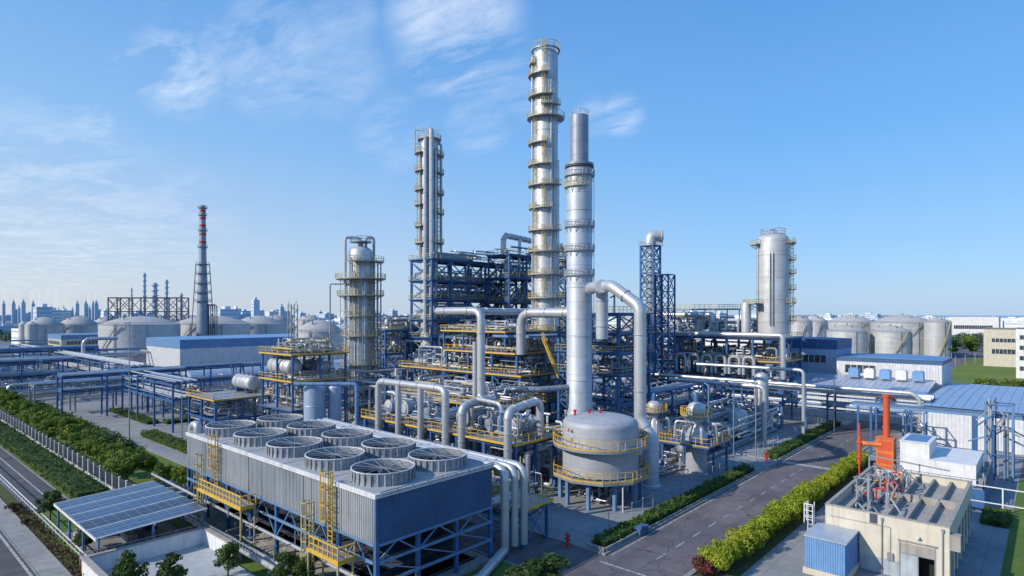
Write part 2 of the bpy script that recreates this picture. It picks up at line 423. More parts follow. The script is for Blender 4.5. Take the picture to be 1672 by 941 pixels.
# left-hand public road and its strips
sheet('road', rect(-40, -40, 13.2, 420), -.02, asphalt)
sheet('road_marking', rect(12.7, -40, 12.95, 420), -.012, linem)
sheet('pavement', rect(13.25, -40, 15.2, 420), .06, pavem)
sheet('lawn', rect(15.4, 20, 16.75, 420), -.018, vergem)
sheet('road', rect(17.2, 95, 21.2, 420), -.018, asphalt)
sheet('road_marking', rect(19.6, 95, 19.8, 420), -.010, linem)
sheet('road_marking', rect(21.2, 95, 21.5, 420), .05, pavem)
m = MB(); m.box(15.2, 20, -.04, 15.4, 420, .1); m.box(13.2, -40, -.04, 13.25, 420, .1); struct('kerb', m, pavem)
# inner avenue
sheet('road_marking', rect(39.5, 104, 39.65, 400), -.010, linem)
sheet('road_marking', rect(46.1, 126, 46.25, 400), -.010, linem)
sheet('road', rect(39, 104, 46.5, 420), -.02, pavem)
sheet('road', rect(39, 118, 66, 126), -.016, concslab)
m = MB(); m.box(38.7, 96, -.04, 39, 420, .12); m.box(42, 111.6, -.04, 45.6, 111.8, .14); struct('kerb', m, pavem)
# cross street and the right-hand avenue
sheet('road', rect(45.6, -60, 53.3, 104), -.02, asphaltpurple)
sheet('road', rect(53.3, 26, 176, 34.6), -.018, asphaltpurple)
sheet('road', rect(98.2, 34.6, 106.6, 60), -.016, concslab)
sheet('road', rect(152, -70, 162, 26), -.016, asphaltpurple)
sheet('road', rect(200, 35, 900, 45), -.016, asphaltpurple)
for (a, b, c, d) in ((53.9, 34.1, 98, 34.25), (106.6, 34.1, 150, 34.25), (54, 26.2, 150, 26.35), (51.6, 26.2, 51.85, 34.25)):
    sheet('road_marking', rect(a, b, c, d), -.010, linem)
m = MB()
for i in range(24):
    u = 56+i*4.2
    if u < 150: m.poly(rect(u, 30.1, u+2, 30.24), -.010)
struct('road_marking', m, linem)
sheet('road_marking', rect(106.2, 26.4, 107.6, 34.1), -.008, linem)
m = MB(); m.box(53.3, 34.6, -.04, 53.55, 60, .14); m.box(53.55, 34.6, -.04, 97.4, 34.8, .14)
m.box(107.4, 34.6, -.04, 150, 34.8, .14); m.box(53.5, 25.7, -.04, 150, 26.0, .14); m.box(97.4, 34.6, -.04, 97.6, 60, .14); m.box(107.2, 34.6, -.04, 107.4, 60, .14)
struct('kerb', m, pavem)
sheet('pavement', rect(40, 7, 66, 22), -.020, pavem)
sheet('pavement', rect(66, 3.8, 120, 7), -.022, concslab)
sheet('lawn', rect(55, 22.3, 118, 25.7), -.012, vergem)
sheet('pavement', rect(53.6, 37.1, 97.3, 60), .10, concslab)

# ------------------------------------------------------------------ foliage
def leafcloud(mb, centers, radii, count, size, squash=.8, seed=1, flat=False):
    rs = np.random.RandomState(seed); C = np.array(centers, float); R = np.array(radii, float)
    w = R**2; w /= w.sum(); idx = rs.choice(len(C), count, p=w)
    d = rs.normal(size=(count, 3)); d /= np.linalg.norm(d, axis=1)[:, None]
    rad = R[idx]*(rs.uniform(.35, 1, count)**.45)*rs.uniform(.86, 1.14, count)
    p = C[idx]+d*rad[:, None]*np.array([1, 1, squash])
    n = d+rs.normal(scale=.55, size=(count, 3)); n /= np.linalg.norm(n, axis=1)[:, None]
    a = np.cross(n, rs.normal(size=(count, 3))); a /= np.linalg.norm(a, axis=1)[:, None]; b = np.cross(n, a)
    s = (size*rs.uniform(.6, 1.35, count))[:, None]
    q = np.stack([p-a*s, p-b*s*.55, p+a*s, p+b*s*.55], 1).reshape(-1, 3)
    o = len(mb.v); mb.v.extend(map(tuple, q.tolist())); mb.f.extend([(o+4*i, o+4*i+1, o+4*i+2, o+4*i+3) for i in range(count)]); mb.mi.extend([0]*count)
def crown_lobes(rs, r, h0, h, n=19):
    cs = []; rr = []
    for i in range(n):
        th = rs.uniform(0, 2*pi); q = rs.uniform(.1, .92)*r; z = h0+rs.uniform(.12, .88)*h
        fall = 1-abs((z-h0)/h-.45)*.9
        cs.append((cos(th)*q*fall, sin(th)*q*fall, z)); rr.append(r*rs.uniform(.17, .42))
    return cs, rr
def tree_fn(name, cat, mat, r, h0, h, leaves, size, seed, squash=.85, trunk=.1, conic=False):
    def fn():
        rs = random.Random(seed); t = thing(name, 'x', cat)
        if conic:
            cs = []; rr = []
            for i in range(16):
                f = i/15; th = i*2.4; q = r*(1-f)*.55; cs.append((cos(th)*q, sin(th)*q, h0+h*f)); rr.append(r*(1-f)*.55+.18)
        else: cs, rr = crown_lobes(rs, r, h0, h)
        m = MB(); leafcloud(m, cs, rr, leaves, size, squash, seed); part('crown', m, mat, t)
        m = MB(); top = h0+h*.45
        m.tube((0,0,-.1), (0.05,0,top), trunk, 7, trunk*.5)
        for c in cs[:6]: m.tube((0.03,0,h0*.8), (c[0]*.8, c[1]*.8, c[2]), trunk*.4, 5, trunk*.15)
        part('trunk', m, barkm, t); return t
    return Proto(fn)
TREES = [tree_fn('street_tree', 'tree', leaf, 2.5, 1.9, 3.2, 3400, .19, s) for s in (3, 5, 9)]
DTREES = [tree_fn('small_tree', 'tree', leafdark, 1.6, 1.1, 2.5, 1900, .15, s) for s in (13, 17)]
k = 0
for i in range(20):
    v = 101+i*5.9
    TREES[i % 3].put((29.2+RND.uniform(-.5, .5), v, 0), RND.uniform(0, 6), 'round street tree in the long row behind the white panel fence', 'street trees in a row behind the panel fence', RND.uniform(.9, 1.12))
for i, (px, py, s, lb) in enumerate([(205, 800, 1.0, 'round green tree nearest the end post of the panel fence'), (243, 782, .7, 'small green tree just behind the end of the panel fence row'),
        (268, 800, .78, 'left one of two small trees beside the cooling tower wall'), (297, 806, .72, 'small tree touching the far left corner of the cooling tower')]):
    u, v = G(px, py); TREES[i % 3].put((u, v, 0), i, lb, None, s)
for i, (px, py, s, lb) in enumerate([(82, 852, 1.05, 'dark young tree left of the solar roofed shed'), (140, 900, .8, 'small dark tree in front of the solar shed by the basin railing'),
        (212, 975, 1.05, 'bushy dark conifer left of the other in front of the white basin'), (276, 968, .95, 'bushy dark conifer right of the other in front of the white basin'),
        (372, 945, .95, 'thin leafy sapling on the grass right of the white basin'), (470, 962, 1.0, 'dark leafy tree under the yellow ladder platform of the cooling tower'),
        (500, 968, .9, 'small leafy tree directly beside the pipes below the cooling tower')]):
    u, v = G(px, py); DTREES[i % 2].put((u, v, 0), i*1.3, lb, None, s)
u, v = G(880, 985); DTREES[0].put((u, v, 0), 1, 'large round dark shrub at the bottom centre beside the street pipes', None, (2.2, 2.2, 1.0))
# clipped hedges
def hedge(name, u0, v0, u1, v1, h, mat, label, size=.16, dens=26, lump=.25, z0=0., core=True):
    t = thing(name, label, 'hedge', ((u0+u1)/2, (v0+v1)/2, z0)); rs = np.random.RandomState(int(abs(u0*7+v0*3)) % 9999)
    W, D = u1-u0, v1-v0; area = W*D+2*h*(W+D); n = int(area*dens)
    pu = rs.uniform(0, 1, n); f = rs.uniform(0, area, n)
    x = rs.uniform(u0, u1, n); y = rs.uniform(v0, v1, n); z = np.full(n, h)
    s1 = f > W*D; s2 = f > W*D+2*h*D
    z[s1] = rs.uniform(0, h, s1.sum())
    a = s1 & ~s2; x[a] = np.where(rs.rand(a.sum()) < .5, u0, u1); y[s2] = np.where(rs.rand(s2.sum()) < .5, v0, v1)
    bumpy = (np.sin(x*1.9+y*.7)+np.sin(y*2.3+x*.5+1)+np.sin(x*4.1-y*3.7))*lump*.42
    z = np.maximum(.05, z*(1+bumpy/h)); x = x+rs.normal(scale=lump*.3, size=n); y = y+rs.normal(scale=lump*.3, size=n)
    p = np.stack([x, y, z+z0], 1); nn = rs.normal(size=(n, 3)); nn[:, 2] += .8; nn /= np.linalg.norm(nn, axis=1)[:, None]
    a = np.cross(nn, rs.normal(size=(n, 3))); a /= np.linalg.norm(a, axis=1)[:, None]; b = np.cross(nn, a); s = (size*rs.uniform(.6, 1.4, n))[:, None]
    q = np.stack([p-a*s, p-b*s*.6, p+a*s, p+b*s*.6], 1).reshape(-1, 3)
    m = MB(); m.v = list(map(tuple, q.tolist())); m.f = [(4*i, 4*i+1, 4*i+2, 4*i+3) for i in range(n)]; m.mi = [0]*n
    part('foliage', m, mat, t)
    if core: m = MB(); m.box(u0+.12, v0+.12, z0-.02, u1-.12, v1-.12, z0+h*.86); part('branches', m, leafdark, t)
    return t
hedge('hedge', 54.6, 35.3, 97, 37.0, .95, leafhedge, 'long clipped dark green hedge in a kerbed bed between the tank plaza and the avenue')
hedge('hedge', 108, 35.3, 150, 37.6, .95, leafhedge, 'second clipped hedge of the avenue, beyond the side street opening', dens=18)
m = MB()
for z, a in ((.42, 0),): m.box(53.7, 35.0, .0, 54.0, 37.2, .5); m.box(54.0, 34.85, .0, 60.2, 35.05, .5); m.box(62.2, 34.85, 0, 97.2, 35.05, .32); m.box(107.6, 34.85, 0, 150, 35.05, .32)
struct('kerb', m, pavem)
hedge('hedge', 42.2, 112, 45.0, 139, 1.0, leafhedge, 'clipped hedge block beside the inner street just left of the cooling tower', dens=14)
hedge('hedge', 34.3, 127, 37.4, 205, 1.3, leafdark, 'long loose hedge running between the street trees and the inner street', size=.24, dens=12, lump=.7)
hedge('hedge', 22.0, 97, 25.4, 215, 1.1, leafdark, 'wide ground-cover hedge between the outer road and the panel fence', size=.2, dens=11, lump=.6)
hedge('hedge', 47.5, 152, 50, 180, .8, leafhedge, 'low hedge on the far side of the inner street beneath the pipe rack', dens=10)
hedge('hedge', 50.6, 149, 66, 152, .8, leafhedge, 'low hedge returning along the edge of the yard beneath the pipe rack', dens=10)
hedge('hedge', 15.5, 60, 16.6, 100, .35, vergem and leafrust, 'low rusty ground cover along the railing of the pale pavement', dens=16, core=False)
hedge('hedge', 91, 3.9, 97, 6.4, .8, leafhedge, 'short dark hedge stub beside the yard right of the cream building')
hedge('hedge', 259, -60, 263, 20, 2.2, leaf, 'hedge edging the bright lawn behind the blue-roofed hall', size=.5, dens=4, lump=.8)
# bright shrub row along the avenue
def shrub_fn(mat, seed, r=1.35, h=2.0, n=2600):
    def fn():
        rs = random.Random(seed); t = thing('shrub', 'x', 'shrub'); cs = []; rr = []
        for i in range(13):
            th = rs.uniform(0, 2*pi); q = rs.uniform(.1, .75)*r; cs.append((cos(th)*q, sin(th)*q, rs.uniform(.35, .8)*h)); rr.append(rs.uniform(.35, .62)*r*.8)
        m = MB(); leafcloud(m, cs, rr, n, .10, .95, seed); part('foliage', m, mat, t)
        m = MB()
        for c in cs: m.tube((c[0]*.2, c[1]*.2, -.05), (c[0]*.8, c[1]*.8, c[2]), .035, 5, .015)
        part('stem', m, barkm, t); return t
    return Proto(fn)
BR = [shrub_fn(leafbright, s) for s in (2, 4, 6)]
for i in range(37):
    u = 56.4+i*1.62
    BR[i % 3].put((u, 24.1+RND.uniform(-.22, .22), 0), RND.uniform(0, 6), 'bright yellow-green shrub in the continuous row along the avenue', 'bright shrubs planted in a row along the avenue', RND.uniform(.95, 1.38) if u < 98 else 1.05)
RD = shrub_fn(leafred, 8, .8, 1.1, 1300)
for (px, py, lb) in ((1158, 938, 'red-flowering shrub at the near end of the bright shrub row'), (1346, 806, 'red-flowering shrub tucked into the middle of the bright shrub row')):
    u, v = G(px, py); RD.put((u, v+.5, 0), px, lb, None, 1.5)
RS = shrub_fn(leafrust, 10, .95, 1.4, 1300)
for (px, py, s, lb) in ((22, 838, 1.0, 'spiky rust-brown shrub at the left edge by the pavement railing'), (42, 858, .6, 'smaller rust-brown shrub behind the spiky one at the pavement railing')):
    u, v = G(px, py); RS.put((u, v, 0), px, lb, None, s)

# ------------------------------------------------------------------ cooling tower
CU0, CU1, CV0, CV1 = 30.3, 44.3, 42.2, 82.2
CZ0, CZ1 = 5.7, 9.75
t = thing('cooling_tower', 'long grey and blue sheet-clad cooling tower with a flat roof on an open blue frame', 'cooling tower', ((CU0+CU1)/2, (CV0+CV1)/2, 0))
m = MB(); m.box(CU0+.1, CV0+.1, CZ1-.02, CU1-.1, CV1-.1, CZ1+.05)
for i in range(1, 5): m.box(CU0+.2, CV0+i*8-.12, CZ1+.05, CU1-.2, CV0+i*8+.12, CZ1+.09)
part('roof_deck', m, mat_ground('cooling_roof_sheet', (.33, .345, .365), (.39, .40, .41), (.22, .24, .26), .25, 1.1, .7, .15), t)
m = MB()
n = 5
for i in range(8):
    a = CV1-(CV1-CV0)*i/8; b = CV1-(CV1-CV0)*(i+1)/8
    m.ribs((CU0, a), (CU0, b+.05), CZ0, CZ1-.25, .27, .085)
part('long_side_cladding', m, cladgrey, t)
for i in range(1, 7): m = MB(); vv = CV0+(CV1-CV0)*i/7; m.box(CU0-.1, vv-.03, CZ0, CU0-.01, vv+.03, CZ1-.25); part('cladding_joint', m, darksteel, t)
m = MB(); m.ribs((CU0, CV0), (CU1, CV0), CZ0, CZ1-.25, .26, .05); part('end_cladding', m, cladblue, t)
m = MB(); m.ribs((CU1, CV0), (CU1, CV1), CZ0, CZ1-.25, .5, .05); m.ribs((CU1, CV1), (CU0, CV1), CZ0, CZ1-.25, .5, .05); part('rear_cladding', m, cladblue, t)
m = MB(); e = .16
m.box(CU0-e, CV0-e, CZ1-.22, CU0+.06, CV1+e, CZ1+.16); m.box(CU0+.06, CV0-e, CZ1-.22, CU1+e, CV0+.06, CZ1+.16)
m.box(CU1-.06, CV0+.06, CZ1-.22, CU1+e, CV1+e, CZ1+.16); m.box(CU0+.06, CV1-.06, CZ1-.22, CU1-.06, CV1+e, CZ1+.16)
for i in range(170):
    v = CV0+.2+i*(CV1-CV0-.4)/170; m.box(CU0-e-.03, v, CZ1-.05, CU0-e, v+.09, CZ1+.05)
part('parapet_trim', m, cladwhite, t)
m = MB(); m.box(CU0-.05, CV0-.12, 0, CU0+.3, CV0+.25, CZ1-.3); part('corner_post', m, blue, t)
for i in range(1, 8):
    m = MB(); v = CV0+i*(CV1-CV0)/7-.0
    m.box(CU0+.02, v-.18, 0, CU0+.34, v+.18, CZ0+.02); part('post', m, blue, t)
for i in range(1, 4):
    m = MB(); u = CU0+i*(CU1-CU0)/3; m.box(u-.18, CV0+.02, 0, u+.18, CV0+.34, CZ0+.02); part('post', m, blue, t)
for i in range(7):
    for uu in (CU0+7, CU1-.3):
        m = MB(); v = CV0+(i+1)*(CV1-CV0)/7; m.box(uu-.15, v-.15, 0, uu+.15, v+.15, CZ0); part('post', m, blue, t)
m = MB()
for z in (4.1, 2.3): m.box(CU0-.08, CV0+.3, z-.14, CU0+.02, CV1, z+.14)
m.box(CU0-.04, CV0+.3, CZ0-.28, CU0+.02, CV1, CZ0-.02)
for z in (4.1, 2.3, CZ0-.15):
    m.box(CU0+.3, CV0-.08, z-.13, CU1, CV0+.02, z+.13)
part('frame_rail', m, bluelight, t)
m = MB()
for i in range(7):
    v0 = CV0+i*(CV1-CV0)/7; v1 = v0+(CV1-CV0)/7; vm = (v0+v1)/2
    m.bar((CU0+.1, v0+.2, 2.4), (CU0+.1, vm, 5.5), .1); m.bar((CU0+.1, v1-.2, 2.4), (CU0+.1, vm, 5.5), .1)
for i in range(3):
    u0 = CU0+i*(CU1-CU0)/3; u1 = u0+(CU1-CU0)/3; um = (u0+u1)/2
    m.bar((u0+.2, CV0+.1, 4.1), (um, CV0+.1, 5.5), .12); m.bar((u1-.2, CV0+.1, 4.1), (um, CV0+.1, 5.5), .12); m.bar((u0+.2, CV0+.1, 4.0), (u1-.2, CV0+.1, 2.4), .1)
part('cross_brace', m, bluelight, t)
m = MB()  # louvre fill inside the open bottom
for i in range(60):
    v = CV0+1+i*(CV1-CV0-2)/60; z = .6+(i*7 % 11)*.42; m.bar((CU0+2.0, v, z), (CU1-.8, v+.2, z), .07, .1)
for z in (.3, 1.4, 2.6, 3.8, 4.9):
    m.box(CU0+2.2, CV0+1.2, z, CU1-1, CV1-1, z+.05)
part('fill_slats', m, darksteel, t)
m = MB(); m.box(CU0-.1, CV0-.1, -.02, CU1+.1, CV1, .35); part('basin', m, concrete, t)

def fan_fn():
    t = thing('cooling_fan', 'x', 'cooling fan')
    R = 2.85; h = 1.08
    m = MB(); m.lathe([(R*1.0, 0), (R*.975, h*.5), (R, h), (R*.975, h), (R*.95, h*.5), (R*.96, .05)], n=40, cap=False)
    for i in range(28):
        a = 2*pi*i/28; c = Vector((cos(a), sin(a), 0)); 
        m.bar(c*(R+.03), c*(R+.03)+Vector((0,0,h-.05)), .15, .12)
    part('shroud', m, greysteel, t)
    m = MB()
    for i in range(40):
        a = 2*pi*i/40; b = 2*pi*(i+1)/40
        m.bar((cos(a)*(R+.02), sin(a)*(R+.02), h+.03), (cos(b)*(R+.02), sin(b)*(R+.02), h+.03), .1, .08)
    part('rim', m, cladwhite, t)
    m = MB(); m.lathe([(R*.93, .06), (.01, .06)], n=30); part('throat', m, black, t)
    m = MB(); m.lathe([(.5, h*.45), (.5, h*.7), (.2, h*.8), (.01, h*.8)], n=16)
    for i in range(10):
        a = 2*pi*i/10; c = Vector((cos(a), sin(a), 0)); s = Vector((-sin(a), cos(a), 0))
        p0 = c*.4; p1 = c*(R*.88); w0, w1 = .16, .3; z = Vector((0,0,h*.52)); dz = Vector((0,0,.10))
        m.add([tuple(x) for x in (p0-s*w0+z-dz, p1-s*w1+z-dz*.6, p1+s*w1+z+dz*.6, p0+s*w0+z+dz)], [(0,1,2,3)])
    part('blades', m, darksteel, t)
    m = MB()
    for i in range(14):
        a = 2*pi*i/14; c = Vector((cos(a), sin(a), 0)); m.bar(c*.25+Vector((0,0,h*.9)), c*(R*.97)+Vector((0,0,h*.97)), .045)
    m.lathe([(.3, h*.82), (.3, h*.9), (.01, h*.92)], n=14)
    part('guard_spokes', m, greysteel, t)
    return t
FAN = Proto(fan_fn)
fl = ['far left', 'second from the far end', 'middle', 'second from the near end', 'nearest']
for i in range(5):
    for j, uu in enumerate((CU0+3.7, CU1-3.65)):
        FAN.put((uu, CV1-4.0-i*8, CZ1+.05), RND.uniform(0, 1), 'round cooling fan, %s of five in the %s roof row' % (fl[i], ('left', 'right')[j]), 'cooling fans on the cooling tower roof')
m = MB(); m.lathe([(.28, 0), (.28, .12), (.12, .2), (.12, .5), (.24, .55), (.05, .7), (.01, .7)], cx=CU1-1.2, cy=CV0+2.6, n=10)
m.v = [(a, b, c+CZ1+.04) for a, b, c in m.v]; solo('roof_vent', m, darksteel, 'small dark mushroom vent on the near right corner of the cooling tower roof', 'vent')
m = MB(); m.path([(CU0+.9, CV1+.9, .0), (CU0+.9, CV1+.9, CZ1+.9), (CU0+.9, CV1-.9, CZ1+1.1), (CU0+.9, CV1-.9, CZ1)], .5, 12, bend=1.0); solo('vent_pipe', m, pipemetal, 'short fat silver elbow pipe at the far left corner of the cooling tower roof', 'pipe')
# yellow access ladders and landings against the long side
def access(name, label, v, zl, L=3.9):
    t = thing(name, label, 'access ladder', (CU0-1.2, v, 0))
    m = MB(); m.ladder(CU0-.42, v, zl+.2, CZ1+1.1, pi, .7, True, .05, R=.6); part('caged_ladder', m, yellow, t)
    m = MB(); m.ladder(CU0-1.35, v+1.6, .2, min(zl+3.9, 8.6), pi, .7, True, .05, R=.6); part('caged_ladder', m, yellowpale, t)
    m = MB(); m.box(CU0-2.1, v-L, zl-.08, CU0-.5, v+1.1, zl); part('landing', m, greysteel, t)
    m = MB(); m.box(CU0-2.14, v-L, zl-.26, CU0-2.08, v+1.1, zl+.02); m.box(CU0-.52, v-L, zl-.26, CU0-.46, v+1.1, zl+.02); m.box(CU0-2.08, v-L-.05, zl-.26, CU0-.52, v-L, zl+.02); part('landing_edge', m, yellow, t)
    m = MB(); m.rail([(CU0-.5, v-L, zl), (CU0-2.1, v-L, zl), (CU0-2.1, v+.6, zl)], 1.2, .8, .05); part('railing', m, yellow, t)
    for (du, dv) in ((-2.05, -L+.1), (-.6, -L+.1), (-2.05, .9), (-.6, .9)):
        m = MB(); m.bar((CU0+du, v+dv, 0), (CU0+du, v+dv, zl), .14); part('post', m, yellowpale, t)
access('access_ladder', 'yellow caged ladder with a small landing at the near part of the cooling tower side', 48.4, 4.2)
access('access_ladder', 'yellow caged ladder with a long landing at the far end of the cooling tower side', 72.5, 4.9, 10.0)
# roof edge handrail lines on the right end
m = MB(); m.path([(CU0+.3, CV0-.25, CZ1+.3), (CU1, CV0-.25, CZ1+.3)], .06, 6); m.path([(CU0+.3, CV0-.45, CZ1+.12), (CU1, CV0-.45, CZ1+.12)], .05, 6)
for i in range(9): m.bar((CU0+.4+i*1.7, CV0-.5, CZ1+.02), (CU0+.4+i*1.7, CV0-.15, CZ1+.34), .06)
solo('conduit', m, greysteel, 'pair of thin conduits clipped along the roof edge above the dark blue cooling tower end', 'conduit')
# pipes on the ground along the long side
def pipe(pts, r, label, mat=None, n=10, bend=None, group=None, flange=1.9, name='pipe'):
    m = MB(); m.path(pts, r, n, bend, flange=flange); return solo(name, m, mat or pipemetal, label, 'pipe', group)
pipe([(27.4, 93, 1.4), (27.4, 44, 1.4)], .26, 'shiny silver pipe running above the grass along the cooling tower, outermost of the ground pipes', flange=1.6)
pipe([(28.6, 94, 1.0), (28.6, 38, 1.0)], .2, 'thinner silver pipe along the foot of the cooling tower, inside the outermost one', flange=2)
pipe([(30, 94, 2.6), (29.7, 42, 2.6)], .16, 'slender silver pipe under the yellow landings of the cooling tower', flange=2)
for i, (a, b) in enumerate(((88, 24), (91, 23), (94.5, 24))):
    pipe([(27.4+i*.6, a, .6), (44, a+.5, .6), ], .42, ('nearest', 'middle', 'farthest')[i]+' of three silver pipes on the grass at the far end of the cooling tower')
for i in range(26):
    v = RND.uniform(50, 80); u = RND.uniform(28.6, 30); z = RND.uniform(.8, 3.6)
    pts = [(u, v, z)]
    for s in range(4):
        q = list(pts[-1]); ax = RND.choice((0, 1, 2)); q[ax] += RND.uniform(-1.6, 1.6); q[2] = min(4.4, max(.3, q[2])); q[0] = min(30.1, max(28.2, q[0])); pts.append(tuple(q))
    pipe(pts, RND.uniform(.05, .12), 'thin bent grey tube among the fittings at the foot of the cooling tower', greysteel, 6, .2, 'bent tubes at the foot of the cooling tower', 0)
m = MB()
for i in range(6):
    vv = 46+i*8; m.bar((27.4, vv, 0), (27.4, vv, 1.2), .16); m.bar((26.9, vv, 1.14), (30, vv, 1.14), .1)
solo('pipe_support', m, greysteel, 'row of low steel stands carrying the silver pipes along the cooling tower', 'pipe support')
# ------------------------------------------------------------------ left foreground
t = thing('panel_fence', 'white-posted panel fence on a low wall running along the street trees', 'fence', (26.6, 150, 0))
m = MB(); m.box(26.45, 84, 0, 26.75, 220, .45); part('base_wall', m, white, t)
for i in range(46):
    v = 84+i*3.0; m = MB(); m.box(26.5, v-.1, .0, 26.7, v+.1, 2.5); m.box(26.47, v-.14, 2.5, 26.73, v+.14, 2.57); part('post', m, white, t)
m = MB()
for i in range(45):
    v = 84+i*3.0
    m.box(26.54, v+.15, 2.15, 26.66, v+2.85, 2.25); m.box(26.56, v+.25, .55, 26.64, v+2.75, .63)
    for j in range(13): m.box(26.57, v+.25+j*.2, .5, 26.63, v+.34+j*.2, 2.1)
part('bars', m, darksteel, t)
m = MB(); m.cbox(26.6, 83, 0, 1.3, 1.3, 2.6); m.cbox(26.6, 83, 2.6, 1.5, 1.5, .15); solo('gate_pillar', m, white, 'thick white pillar ending the panel fence behind the solar shed', 'pillar')
m = MB(); m.rail([(16.9, 70.5, 0), (16.9, 190, 0)], 1.1, 1.6, .04, mid=1, toe=0); 
solo('railing', m, white, 'low white railing between the pale pavement and the outer road', 'railing')
# solar roofed shed
S = [(17.3, 68.6), (27.2, 69.4), (27.2, 85.6), (17.3, 84.6)]
t = thing('solar_shed', 'open shed roofed with five strips of solar panels beside the white basin', 'shed', (22.2, 77, 0))
def roofz(u): return 3.35+(u-17.3)*.045
for i in range(5):
    v0 = 68.8+i*3.25; v1 = v0+3.15
    m = MB(); m.add([(17.1, v0, roofz(17.1)), (27.3, v0, roofz(27.3)), (27.3, v1, roofz(27.3)), (17.1, v1, roofz(17.1))], [(0,1,2,3)])
    o = part('solar_panel_strip', m, solardark if i == 1 else solar, t)
    m = MB()
    for j in range(11):
        u = 17.1+j*1.02; m.bar((u, v0, roofz(u)+.012), (u, v1, roofz(u)+.012), .035, .02)
    for j in range(1, 3): m.bar((17.1, v0+j*1.05, roofz(17.1)+.012), (27.3, v0+j*1.05, roofz(27.3)+.012), .035, .02)
    f = part('panel_frame', m, bluelight, o)
m = MB()
for i in range(6): v = 68.75+i*3.25; m.bar((17, v, roofz(17)-.02), (27.4, v, roofz(27.4)-.02), .12, .1)
for u in (17.1, 22.2, 27.2): m.bar((u, 68.7, roofz(u)-.16), (u, 85.1, roofz(u)-.16), .16, .22)
part('roof_frame', m, white, t)
for u in (17.4, 22.2, 27):
    for v in (69.2, 74.5, 79.8, 84.7):
        if u == 22.2 and 70 < v < 84: continue
        m = MB(); m.bar((u, v, 0), (u, v, roofz(u)-.2), .2); part('post', m, bluelight, t)
m = MB(); m.box(17.6, 69.4, -.01, 27, 84.6, .04); part('floor', m, concslab, t)
for i in range(9):
    u = RND.uniform(18.5, 25.5); v = RND.uniform(70.5, 83); m = MB(); m.cbox(u, v, .04, RND.uniform(.6, 1.4), RND.uniform(.6, 1.4), RND.uniform(.5, 1.1)); m.cbox(u+.1, v, .9, .3, .5, .4)
    solo('crate', m, (darksteel, greysteel, concrete)[i % 3], 'dark crate in the shade under the solar roof', 'crate', 'crates under the solar shed')
# white basin
t = thing('basin', 'white low-walled rectangular basin in front of the solar shed', 'basin', (21, 62, 0))
m = MB(); m.box(15.9, 68.2, 0, 27.0, 68.45, 1.9); m.box(26.7, 60.8, 0, 27.0, 68.2, 1.9); m.box(15.9, 52, 0, 16.2, 68.2, 1.9); part('wall', m, white, t)
m = MB(); m.box(16.2, 52, 0, 26.7, 68.2, .3); part('floor', m, mat_ground('basin_floor', (.34, .38, .42), (.4, .43, .46), (.26, .3, .34)), t)
m = MB(); m.box(15.75, 68.1, 1.9, 27.15, 68.6, 2.02); m.box(26.6, 60.8, 1.9, 27.15, 68.1, 2.02); m.box(15.75, 52, 1.9, 16.3, 68.1, 2.02); part('coping', m, concrete, t)
m = MB(); m.rail([(15.8, 68.8, 1.2), (27.2, 68.8, 1.2), (27.2, 57, 1.2)], 1.0, .7, .035, toe=0); solo('railing', m, greysteel, 'thin grey handrail around the back of the white basin', 'railing')
for i in range(24):
    m = MB(); a = (16.2+i*.8, 68.95) if i < 14 else (27.4, 68.5-(i-14)*.8); m.cbox(a[0], a[1], 0, .42, .42, 1.55+RND.uniform(0, .4)); m.cbox(a[0], a[1], 0, .5, .5, .3)
    solo('planter', m, (concrete if i % 2 else orange if i % 4 == 0 else darksteel), 'small rusty bollard box standing behind the basin handrail', 'planter box', 'boxes along the basin handrail')

# lamp posts
def lamp(px, py, ytop, label, r=.09):
    u, v = G(px, py); d = proj(u, v)[2]; h = Zy(ytop, d)
    t = thing('street_lamp', label, 'street lamp', (u, v, 0))
    m = MB(); m.tube((u, v, 0), (u, v, h), r*1.4, 8, r*.7); m.tube((u, v, 0), (u, v, .4), r*2, 8); part('pole', m, greysteel, t)
    m = MB(); m.cbox(u, v, h, .5, .35, .12); m.cbox(u-.5, v+.2, h-.08, .5, .25, .1); part('lamp_head', m, greysteel, t)
lamp(211, 716, 528, 'tall thin grey lamp post beside the inner street, left of the cooling tower')
lamp(297, 726, 601, 'grey lamp post at the end of the hedge block, nearest to the cooling tower')
lamp(1234, 752, 626, 'slim lamp post at the side street opening beyond the tank plaza')
lamp(1244, 728, 640, 'slim lamp post behind the one at the side street opening')
lamp(1362, 706, 600, 'slim lamp post near the far end of the second avenue hedge')

# ------------------------------------------------------------------ platforms, columns, frames
def ringplat(t, cu, cv, r, z, a0, a1, w=1.1, rmat=yellowpale, mat=greysteel, n=None, hh=1.15):
    a0 = ang(a0); a1 = ang(a1); n = n or max(6, int((a1-a0)/radians(13)))
    m = MB(); m.lathe([(r+.03, z-.12), (r+w, z-.12), (r+w, z), (r+.03, z), (r+.03, z-.12)], cu, cv, n, a0, a1)
    for i in range(0, n+1, 2):
        a = a0+(a1-a0)*i/n; c = Vector((cos(a), sin(a), 0)); o = Vector((cu, cv, 0))
        m.bar(o+c*(r-.02)+Vector((0,0,z-1.1)), o+c*(r+w*.95)+Vector((0,0,z-.1)), .08)
    p = part('platform', m, mat, t)
    m = MB(); pts = [(cu+cos(a0)*(r+.1), cv+sin(a0)*(r+.1), z)]+[(cu+cos(a0+(a1-a0)*i/n)*(r+w), cv+sin(a0+(a1-a0)*i/n)*(r+w), z) for i in range(n+1)]+[(cu+cos(a1)*(r+.1), cv+sin(a1)*(r+.1), z)]
    if a1-a0 > 6.2: pts = pts[1:-1]
    m.rail(pts, hh, 1.2, .032, toe=.14); part('railing', m, rmat, p)
